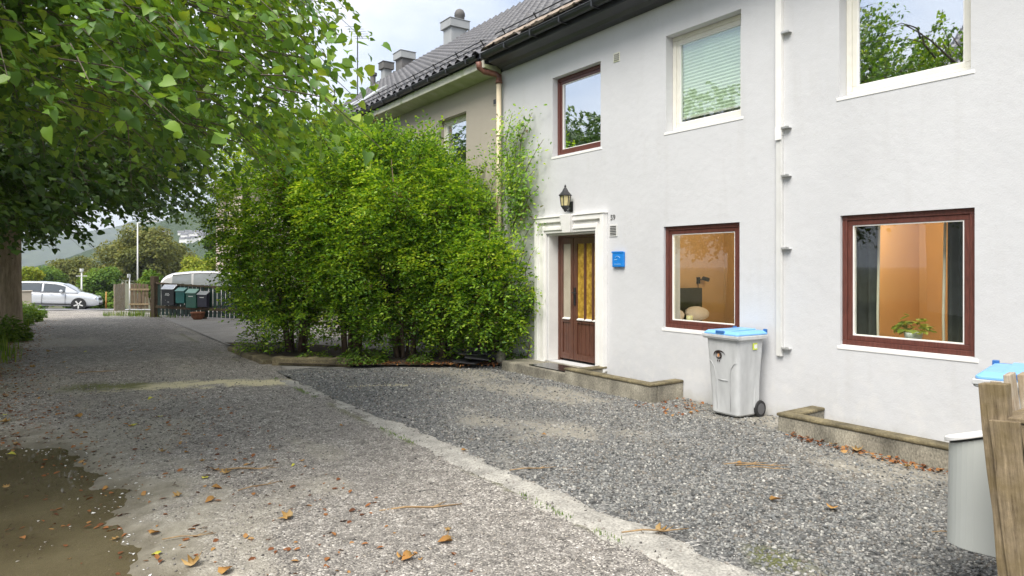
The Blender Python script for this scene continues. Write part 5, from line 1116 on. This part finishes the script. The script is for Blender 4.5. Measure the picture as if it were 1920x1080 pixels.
# hedge: five multi-stemmed shrubs forming one tall leafy screen
def shrub(label, x, y, rx, ry, h, n, lsz, lm, stems=6, z0=.75, group='tall shrubs of the hedge', seed=1, z_in=.05, spray=.33, name='hedge_shrub'):
    o_ = empty(name, (x, y, z_in), 0, label, 'shrub', group); r_ = random.Random(seed)
    mb = MB(); sp = []
    for k in range(stems):
        a = 2*math.pi*k/stems+r_.uniform(-.3, .3); bx, by = x+.14*math.cos(a), y+.14*math.sin(a); tx, ty = x+rx*.6*math.cos(a)*r_.uniform(.5, 1.1), y+ry*.6*math.sin(a)*r_.uniform(.5, 1.1); hz = h*r_.uniform(.6, .92)
        pts = [(bx, by, z_in-.08), (bx+.25*(tx-bx)+r_.uniform(-.05, .05), by+.25*(ty-by), .35*hz), (bx+.6*(tx-bx), by+.6*(ty-by)+r_.uniform(-.07, .07), .65*hz), (tx, ty, hz)]
        r0 = r_.uniform(.028, .055); mb.tube(pts, [r0, r0*.8, r0*.5, r0*.15], 7); sp.append(pts)
        for j in range(4):
            s0 = r_.uniform(.3, .8); p = Vector(pts[1]).lerp(Vector(pts[2]), s0); q = p+Vector((r_.uniform(-.6, .6)*rx, r_.uniform(-.6, .6)*ry, r_.uniform(.2, .7))); mb.tube([p, p.lerp(q, .5)+Vector((0, 0, .08)), q], [r0*.4, r0*.25, r0*.08], 5)
    mb.build('stem', M['stem'], o_, smooth=True, fix=False)
    # sprays: short leafy shoots over an uneven, tall, flat-sided volume
    ns = n//12; k = 0; P = []
    u = rng.normal(size=(ns*3, 3)); u /= (np.abs(u)**3.)[:, :].sum(1)[:, None]**(1/3.); rr = rng.random(ns*3)**.30
    C = np.array([x, y, (h+z0)/2]); rm = .72+.62*fbm(np.arctan2(u[:, 1], u[:, 0])*1.1+seed*3+20, u[:, 2]*1.9+seed, 3); Q = C+u*np.array([rx, ry, (h-z0)/2])*(rr*rm)[:, None]
    Q[:, 2] += .35*(fbm(Q[:, 0]*1.7+11, Q[:, 1]*1.7+3, 3)-.5)*sstep(h*.6, h, Q[:, 2])
    lump = fbm(Q[:, 0]*1.9+Q[:, 2]*1.3+seed, Q[:, 1]*1.9-Q[:, 2]*1.1, 3); ok = lump > (.425 if x < 5 else .45)
    Q = Q[ok][:ns]; u = u[ok][:ns]; ns = len(Q)
    dirs = u*np.array([1, 1, .2])+np.array([0, 0, .38])+rng.normal(size=(ns, 3))*.42; top_ = sstep(h*.78, h, Q[:, 2]); dirs[:, 2] += top_*1.1; dirs /= np.linalg.norm(dirs, axis=1)[:, None]
    Ls = spray*rng.uniform(.7, 1.5, ns)*(1+.5*top_); LP = []; LN = []; LT = []
    sd_ = np.cross(dirs, np.array([0, 0, 1.])+rng.normal(size=(ns, 3))*.25); sd_ /= np.linalg.norm(sd_, axis=1)[:, None]+1e-6
    for j in range(12):
        s_ = (j+.5)/12; sg = 1 if j % 2 else -1
        pos = Q+dirs*(Ls*s_)[:, None]+np.array([0, 0, -1.])*(Ls*.45*s_*s_*(1-.8*top_))[:, None]+sd_*(.012*sg)
        LP.append(pos); LT.append(sd_*sg*.9+dirs*.65+rng.normal(size=(ns, 3))*.22); nn = np.cross(sd_, dirs); nn *= np.sign(nn[:, 2:3]+1e-6); LN.append(nn+rng.normal(size=(ns, 3))*.35)
    LP = np.concatenate(LP); LN = np.concatenate(LN); LT = np.concatenate(LT)
    leaves('crown', LP, LN, LT, lsz*rng.uniform(.65, 1.25, len(LP)), lm, o_, 'oval', 1.15)
    return o_
HL = M['hedge_leaf']
shrub('tall hedge shrub at the left end by the lane, with thick bare stems', 4.1, 13.2, 1.25, 1.35, 4.3, 78000, .062, HL, 8, .58, seed=2)
shrub('tall hedge shrub second from the left, thin stems over ferny weeds', 4.75, 12.0, 1.0, 1.0, 3.98, 60000, .064, HL, 9, .40, seed=3)
shrub('tall bright hedge shrub in the middle with a spreading bunch of stems', 5.45, 11.2, 1.05, .95, 3.88, 54000, .062, HL, 8, .52, seed=4)
shrub('hedge shrub second from the right, in front of the cream downpipe', 6.1, 10.75, .75, .85, 3.8, 36000, .062, HL, 7, .3, seed=8)
shrub('lower hedge shrub pressed against the grey house wall left of the door', 6.40, 10.02, .58, .86, 3.35, 30000, .06, HL, 6, .30, seed=9)
# climber on the wall
vy = empty('climbing_shrub', (6.65, 9.75, .05), 0, 'loose climber growing up the grey wall above the hedge between downpipe and door', 'climber')
mb = MB(); LP = []; LN = []; LT = []
for (ya, za, yb, zb) in ((9.75, .1, 9.55, 4.2), (9.6, 2.6, 8.85, 3.75), (9.7, 2.4, 9.1, 3.3), (9.8, 2.9, 9.75, 4.35), (9.6, 2.9, 9.2, 4.25), (9.5, 2.5, 8.95, 3.0), (9.3, .1, 9.12, 1.1), (9.4, 1.0, 9.05, 2.0), (9.6, 1.6, 8.98, 2.55)):
    pts = [Vector((6.74-.10*s_*(1-s_)+random.uniform(-.02, .02), ya+(yb-ya)*s_+.08*math.sin(7*s_+ya), za+(zb-za)*s_)) for s_ in np.linspace(0, 1, 9)]; mb.tube(pts, [.012-.001*k for k in range(9)], 5)
    dens_ = 200 if za > .5 or zb > 4 else 28
    for k in range(int(dens_*(Vector((0, yb-ya, zb-za)).length))):
        s_ = random.random()*8; i = min(7, int(s_)); p = pts[i].lerp(pts[i+1], s_-i)
        if p.z < 2.0 and random.random() < .6: continue
        sp_ = .17 if p.z > 1.3 else .03
        LP.append((p.x-abs(random.gauss(0, .12)), p.y+random.gauss(0, sp_), p.z+random.gauss(0, .09))); LN.append((-.7, random.gauss(0, .5), .6)); LT.append((random.gauss(0, .5), random.gauss(0, 1), random.gauss(-.2, .7)))
mb.build('stem', M['stem'], vy, smooth=True, fix=False); leaves('foliage', np.array(LP), np.array(LN), np.array(LT), rng.uniform(.04, .08, len(LP)), M['hedge_leaf'], vy, 'oval', 1.3)
# ferny weeds under the hedge, low plants, grass
def G0(px, py):
    z = 1280*1.7/(py-499); return cam_pt(px, z)
def weed(label, x, y, r, h, n, lm, group=None, name='low_weed', z=.06, lsz=.055, shape='oval'):
    o_ = empty(name, (x, y, z), 0, label, 'weed', group); a = rng.uniform(0, 6.28, n); rr = r*rng.random(n)**.5
    P = np.stack([x+rr*np.cos(a), y+rr*np.sin(a), z+h*rng.random(n)*(1-(rr/r)**2*.7)], -1); T = np.stack([np.cos(a), np.sin(a), rng.uniform(-.3, .7, n)], -1)+rng.normal(size=(n, 3))*.4; N = np.stack([rng.normal(size=n)*.4, rng.normal(size=n)*.4, np.ones(n)], -1)
    leaves('foliage', P, N, T, lsz*rng.uniform(.6, 1.3, n), lm, o_, shape, 1.1)
    mb = MB()
    for k in range(8): mb.tube([(x, y, z-.03), (x+r*.5*math.cos(k), y+r*.5*math.sin(k), z+h*.8)], [.006, .002], 4)
    mb.build('stem', M['stem'], o_, fix=False); return o_
weed('ferny bright green weed in front of the hedge, right of the kerb stone', 4.55, 11.05, .42, .26, 900, M['mid_leaf'], 'weeds at the hedge foot')
weed('dark fern drooping over the sunken kerb slab at the left end of the hedge', 3.55, 13.6, .50, .55, 900, M['hedge_leaf'], 'weeds at the hedge foot')
weed('small weed under the middle shrub of the hedge', 5.35, 10.45, .22, .16, 260, M['mid_leaf'], 'weeds at the hedge foot')
weed('tuft of weed at the wall beside the doorstep', 6.66, 9.38, .16, .20, 240, M['mid_leaf'], 'weeds at the hedge foot')
weed('yellowish weed behind the kerb stone at the hedge foot', 3.95, 11.75, .32, .16, 320, M['grass'], 'weeds at the hedge foot')
for k, (px, py, r_w) in enumerate(((14, 612, .45), (34, 604, .5), (8, 640, .4), (48, 592, .5), (22, 590, .6))):
    gx_w, gy_w = G0(px, py); weed('leafy green weed on the verge at the left edge of the lane', gx_w, gy_w, r_w*1.2, .6, 1200, M['mid_leaf'], 'weeds on the left verge', z=float(gz(gx_w, gy_w)), lsz=.10)
def grass(name, pts, hmin, hmax, mats, w_=1.):
    n = len(pts); a = rng.uniform(0, 6.28, n); T = np.stack([.35*np.cos(a), .35*np.sin(a), np.ones(n)], -1); N = np.stack([np.cos(a), np.sin(a), np.zeros(n)], -1)
    o_ = leaves(name, pts, N, T, rng.uniform(hmin, hmax, n), mats, None, 'blade', w_); return tag(o_, kind='stuff')
# verge on the left of the lane
n = 26000; X = rng.uniform(-4.5, -.15, n); Y = rng.uniform(13, 36, n); ok = (rng.random(n) < sstep(-.25, -1.0, X+(fbm(X*2, Y*1.3)-.5)*.9)); X, Y = X[ok], Y[ok]
grass('verge_grass', np.stack([X, Y, gz(X, Y)-.03], -1), .10, .34, M['grass'], 1.3)
n = 5200; X = rng.uniform(-.9, 3.4, n); Y = rng.uniform(2.3, 30, n)
st_ = lane_stain(X, Y)[..., 2]; ok = (rng.random(n) < (st_-.35)*1.3)
grass('lane_moss', np.stack([X[ok], Y[ok], lane_z(X[ok], Y[ok])], -1), .012, .035, M['grass'], 4.)
# moss and tiny plants along the concrete edging
n = 1400; Y = rng.uniform(2.6, 10.5, n); X = 2.93+rng.normal(size=n)*.022; c_ = fbm(Y*1.6, Y*.3+7, 3); ok = c_ > .55
grass('edging_moss', np.stack([X[ok], Y[ok], np.full(ok.sum(), .012)], -1), .010, .028, M['mid_leaf'], 5.)
n = 2600; X = rng.uniform(1.9, 6.7, n); Y = rng.uniform(24.3, 28.5, n); ok = (np.abs((X-A.x)*dirv.y-(Y-A.y)*dirv.x) < .25) | ((Y > 27) & (X < 3.2))
grass('fence_grass', np.stack([X[ok], Y[ok], gz(X[ok], Y[ok])], -1), .08, .25, M['grass'], 1.5)

# background trees and bushes
def crown_tree(name, label, px, z, ztop, w_, lm, n, lsz, zbot=None, group='trees beyond the end of the lane', seed=1, depth=None, trunk=True):
    x, y = cam_pt(px, z); g = float(ground_z(np.array(x), np.array(y))); zb = zbot if zbot is not None else g+.25*(ztop-g); o_ = empty(name, (x, y, g), 0, label, 'tree' if trunk else 'bush', group)
    r_ = np.random.default_rng(seed); nc = 26; depth = depth or w_
    u = r_.normal(size=(nc, 3)); u /= np.linalg.norm(u, axis=1)[:, None]; cc = np.array([x, y, (ztop+zb)/2])+u*np.array([w_, depth, (ztop-zb)/2])*(r_.random(nc)**.5*.72)[:, None]
    rc = np.minimum(w_, (ztop-zb)/2)*r_.uniform(.28, .5, nc); k = r_.integers(0, nc, n); v = r_.normal(size=(n, 3)); v /= np.linalg.norm(v, axis=1)[:, None]
    P = cc[k]+v*(rc[k]*r_.random(n)**.35)[:, None]*np.array([1.15, 1.15, .8]); N = v*.7+np.array([0, 0, .7])+r_.normal(size=(n, 3))*.5; T = r_.normal(size=(n, 3))+np.array([0, 0, -.4])
    leaves('crown', P, N, T, lsz*r_.uniform(.6, 1.4, n), lm, o_, 'clump')
    mb = MB(); hh = (zb+ztop)/2
    if trunk:
        mb.tube([(x, y, g-.2), (x+.1, y, (g+hh)/2), (x, y+.1, hh)], [.22, .17, .08], 8)
        for k in range(0, nc, 3): mb.tube([(x+.05, y, (g+hh)/2+.1*k/nc), tuple(cc[k])], [.09, .02], 5)
        mb.build('trunk', M['bark'], o_, smooth=True, fix=False)
    else:
        for k in range(6): mb.tube([(x, y, g), tuple(cc[k])], [.03, .01], 5)
        mb.build('stem', M['stem'], o_, fix=False)
    return o_
OL, YL, ML = M['olive_leaf'], M['yellow_leaf'], M['mid_leaf']
crown_tree('background_tree', 'broad olive green tree in the centre beyond the road, behind the lamp pole', 262, 66, 6.4, 3.7, OL, 22000, .24, -1.6, seed=11)
crown_tree('background_tree', 'olive tree with brownish top right of the lamp pole', 318, 72, 5.0, 3.0, OL, 16000, .24, -2, seed=12)
crown_tree('background_tree', 'yellowish round tree above the silver car', 130, 70, 3.3, 2.7, OL, 14000, .22, -2.4, seed=13)
crown_tree('background_tree', 'small green tree left of the post behind the silver car', 190, 60, 2.3, 2.0, ML, 9000, .2, -2.2, seed=14)
crown_tree('background_tree', 'yellow green tree at the left, beside the dark lime crown', 80, 64, 2.5, 2.0, ML, 9000, .21, -2.4, seed=15)
crown_tree('background_tree', 'bright yellow tree in front of the pink house', 415, 44, 2.9, 1.55, YL, 14000, .15, -1., seed=16)
crown_tree('background_tree', 'yellow green tree right of the olive trees, behind the white car', 368, 50, 2.6, 1.7, YL, 11000, .17, -1.4, seed=17)
crown_tree('background_bush', 'dark green bush right of the silver car', 196, 47, .05, 1.9, ML, 9000, .15, -1.6, 'bushes around the road end', 18, 1.2, False)
crown_tree('background_bush', 'bright leafy bush above the brown gate', 284, 31.5, 1.62, .62, ML, 3000, .13, .2, 'bushes around the road end', 19, .6, False)
crown_tree('background_bush', 'yellow leaved bush behind the beige garden wall', 52, 40, 1.8, .85, YL, 5200, .13, .3, 'bushes around the road end', 20, .7, False)
crown_tree('background_bush', 'low dark bush behind the pot and picket fence', 345, 34, .9, 1.3, ML, 3500, .16, -.4, 'bushes around the road end', 21, .8, False)
crown_tree('background_bush', 'low green hedge bush at the road edge behind the post', 165, 52, -.3, 2.2, ML, 8000, .15, -2.2, 'bushes around the road end', 22, 1.2, False)
crown_tree('background_tree', 'thin dark tree between the hill and the pink house', 398, 75, 6.0, 1.2, ML, 6000, .22, 0, seed=23)
# houses on the hillside
r_ = random.Random(4)
dg = bpy.context.evaluated_depsgraph_get(); bpy.context.view_layer.update()
def hill_hit(px, py):
    s_, c_ = math.sin(R(34.8)), math.cos(R(34.8)); p = (px-960)/1280; d = Vector((s_+c_*p, c_-s_*p, -(py-499)/1280)).normalized(); o0 = Vector(CAM)
    for h_ in [o for o in bpy.data.objects if o.name.startswith('hill')]:
        ok, loc, nn, ii = h_.ray_cast(o0, d)
        if ok: return loc
cnt = 0
for (px, py) in ((340, 440), (347, 446), (353, 439), (360, 444), (366, 450), (372, 441), (378, 447), (385, 443), (356, 452), (391, 449), (312, 441), (344, 452)):
    loc = hill_hit(px, py)
    if loc is None: continue
    a = r_.uniform(-.4, .4); o_ = empty('hillside_house', loc, a+R(-10), 'small white house among trees on the far wooded hillside', 'house', 'white houses on the hillside'); sx_, sy_, sz_ = r_.uniform(2.2, 3.4), r_.uniform(1.8, 2.4), r_.uniform(1.6, 2.8)
    m = MB(); m.box((-sx_, -sy_, -4), (sx_, sy_, sz_)); m.build('wall', M['white_paint'], o_, local=True)
    m = MB(); m.prism([(-sy_-.5, sz_+.01), (0, sz_+1.5), (sy_+.5, sz_+.01)], -sx_-.4, sx_+.4, 'x'); m.build('roof', M['tile'], o_, local=True)

n = 900; X = rng.uniform(-1.2, .75, n); Y = rng.uniform(3.2, 8.6, n); p_ = pud(X, Y); ok = (p_ > -.25) & (rng.random(n) < np.where(np.abs(p_+.02) < .18, .9, .12)); X, Y = X[ok], Y[ok]; n = len(X); a = rng.uniform(0, 6.28, n)
o_ = leaves('floating_debris', np.stack([X, Y, np.maximum(lane_z(X, Y), -.03)+.004], -1), np.stack([rng.normal(size=n)*.2, rng.normal(size=n)*.2, np.ones(n)], -1), np.stack([np.cos(a), np.sin(a), 0*a], -1), rng.uniform(.008, .034, n), M['white_print'], None, 'clump', .7); tag(o_, kind='stuff')
n = 5200; X = rng.uniform(-1.0, 2.2, n); Y = rng.uniform(2.8, 9.5, n); p_ = pud(X, Y); c_ = fbm(X*2.2+5, Y*1.5+2, 4); ok = (rng.random(n) < sstep(.50, .66, c_)) & (p_ > -1.3); X, Y = X[ok], Y[ok]; n = len(X); a = rng.uniform(0, 6.28, n)
o_ = leaves('mud_debris', np.stack([X, Y, np.maximum(lane_z(X, Y), -.03)+.003], -1), np.stack([rng.normal(size=n)*.4, rng.normal(size=n)*.4, np.ones(n)], -1), np.stack([np.cos(a), np.sin(a), .1*rng.normal(size=n)], -1), rng.uniform(.012, .04, n), M['soil'], None, 'oval', .5); tag(o_, kind='stuff')
# ------------------------------------------------------------------ fallen leaves and twigs
def leaf_mesh(name, size, shape, mats, curl, seed):
    r_ = np.random.default_rng(seed)
    P = np.zeros((1, 3)); o_ = leaves(name, P, np.array([[0, 0, 1.]]), np.array([[0, 1., 0]]), np.array([size]), mats, None, shape)
    me = o_.data; co = np.empty(len(me.vertices)*3, dtype=np.float32); me.vertices.foreach_get('co', co); co = co.reshape(-1, 3); co[:, 1] -= size*.45; co[:, 2] += .25*size*curl*((co[:, 0]/size)**2*2-.1)+r_.normal(size=len(co))*size*.05+.012; me.vertices.foreach_set('co', co.ravel()); me.update()
    so = o_.modifiers.new('thickness', 'SOLIDIFY'); so.thickness = .0012
    return o_
protos = [(leaf_mesh('fallen_leaf', .11, 'maple', M['fallen'], 1.2, 1), 'orange brown fallen leaf lying on the gravel', 'orange brown leaves fallen on the lane'), (leaf_mesh('fallen_leaf', .085, 'lime', M['fallen'], 1.8, 2), 'curled tan fallen leaf lying on the gravel', 'tan leaves fallen on the lane'), (leaf_mesh('fallen_leaf', .07, 'lime', M['fallen_y'], .8, 3), 'small yellow fallen leaf lying on the gravel', 'yellow leaves fallen on the lane')]
spots = [((440, 915), 0), ((70, 548*1+282), 2)]
def G(px, py, z=0.):
    s_, c_ = math.sin(R(34.8)), math.cos(R(34.8)); p = (px-960)/1280; d = ((s_+c_*p), (c_-s_*p), -(py-499)/1280); t_ = (z-1.7)/d[2]; return d[0]*t_, d[1]*t_
lf = [(32, 828, 0), (22, 848, 2), (215, 1004, 0), (292, 1040, 2), (425, 1074, 1), (365, 1058, 0), (198, 910, 1), (305, 848, 0), (246, 800, 1), (230, 762, 1), (145, 784, 1), (210, 786, 1), (380, 866, 0), (402, 884, 1), (425, 890, 0), (384, 898, 2), (406, 918, 1), (470, 876, 0), (565, 872, 1), (537, 975, 0), (835, 1022, 1), (840, 1000, 0), (750, 1050, 1), (765, 1052, 1), (332, 932, 0), (350, 850, 1), (278, 806, 1), (252, 798, 2), (395, 940, 1), (290, 1000, 1), (12, 906, 0), (8, 780, 2), (12, 792, 0), (282, 748, 2), (270, 770, 0), (300, 782, 2), (160, 814, 1), (550, 880, 2), (1385, 876, 1), (1455, 942, 1), (1560, 960, 1), (1240, 1005, 0), (1610, 850, 0), (1655, 864, 1), (1700, 880, 0), (1560, 838, 0), (1020, 820, 1), (870, 850, 1), (640, 800, 1), (160, 660, 2), (245, 660, 1), (120, 680, 0), (150, 700, 0), (60, 690, 0), (30, 720, 1), (90, 660, 0)]
used = set()
for (px, py, k) in lf:
    base, lab, grp = protos[k]; o_ = base if k not in used else base.copy()
    if k in used: COL.objects.link(o_)
    used.add(k); x, y = G(px, py); z = float(lane_z(np.array(x), np.array(y))) if x < 3.1 else float(bay_z(np.array(x), np.array(y)))+.012
    if x < .5 and y < 8.3: z = max(z, -.029)
    o_.location = (x, y, z+.004); o_.rotation_euler = (random.uniform(-.25, .25), random.uniform(-.25, .25), random.uniform(0, 6.28)); s_ = random.uniform(.4, .95); o_.scale = (s_, s_, s_*random.uniform(.5, 1.4)); tag(o_, lab, 'leaf', grp)
tw = MB(); tw.tube([(-.22, 0, .012), (-.08, .015, .018), (.06, -.01, .016), (.22, .02, .012)], [.005, .006, .005, .003], 5); tw.tube([(.06, -.01, .016), (.14, .06, .02)], [.004, .002], 5); t0 = tw.build('fallen_twig', M['twig'], smooth=True)
for i, (px, py, a, s_) in enumerate(((470, 884, .6, 1.2), (490, 914, 1.2, .8), (790, 958, .7, 1.3), (1430, 882, .45, 1.0), (1400, 878, .6, .9), (1440, 887, .3, .8), (840, 1004, -.9, .5), (1230, 1008, .6, 1.), (1000, 888, .7, .9), (1780, 1008, .5, .5), (355, 1010, .8, .7), (180, 700, .9, 1.3))):
    o_ = t0 if i == 0 else t0.copy()
    if i: COL.objects.link(o_)
    x, y = G(px, py); o_.location = (x, y, .006 if x < 3.1 else .03); o_.rotation_euler = (0, 0, a-R(34.8)-.5); o_.scale = (s_, s_, s_); tag(o_, 'thin tan dry twig lying on the gravel', 'twig', 'dry twigs on the gravel')
# small litter nobody could count: lane edge, kerb foot, mud
X1 = rng.normal(size=2600)*.35-.45; Y1 = rng.uniform(8, 26, 2600); X2 = 6.12+rng.normal(size=420)*.05-np.abs(rng.normal(size=420))*.05; Y2 = rng.uniform(.5, 4.0, 420); X3 = rng.uniform(.0, 2.0, 500); Y3 = rng.uniform(3.2, 10, 500); X4 = rng.uniform(4.2, 6.6, 500); Y4 = 14.1-.75*X4+rng.normal(size=500)*.12+.15; X5 = rng.uniform(-.6, .5, 50); Y5 = rng.uniform(3.5, 8.4, 50); X6 = rng.uniform(5.9, 6.75, 90); Y6 = rng.uniform(5.2, 6., 90)
X = np.concatenate([X1, X2, X3, X4, X5, X6]); Y = np.concatenate([Y1, Y2, Y3, Y4, Y5, Y6]); Z = np.where(X < 3.1, lane_z(X, Y), bay_z(X, Y)+.015); Z = np.where((X < .5) & (Y < 8.5), np.maximum(Z, -.029), Z); Z = np.where((Y > 9.2) & (X > 4) & (X < 6.7), np.maximum(Z, .07), Z)
n = len(X); a = rng.uniform(0, 6.28, n); o_ = leaves('leaf_litter', np.stack([X, Y, Z+.006], -1), np.stack([rng.normal(size=n)*.25, rng.normal(size=n)*.25, np.ones(n)], -1), np.stack([np.cos(a), np.sin(a), rng.normal(size=n)*.1], -1), rng.uniform(.018, .06, n), M['litter'], None, 'oval', 1.3); tag(o_, kind='stuff')

# ------------------------------------------------------------------ haze
hz = MB(); hz.box((-3400, -600, -12), (3400, 3400, 190)); m = newmat('haze_air'); t = NT(m)
pv_ = t.n('ShaderNodeVolumePrincipled', {'Color': (.78, .84, .95, 1), 'Density': .00035, 'Anisotropy': .0}); t.t.links.new(pv_.outputs[0], t.o.inputs['Volume'])
tag(hz.build('haze', m), kind='stuff')
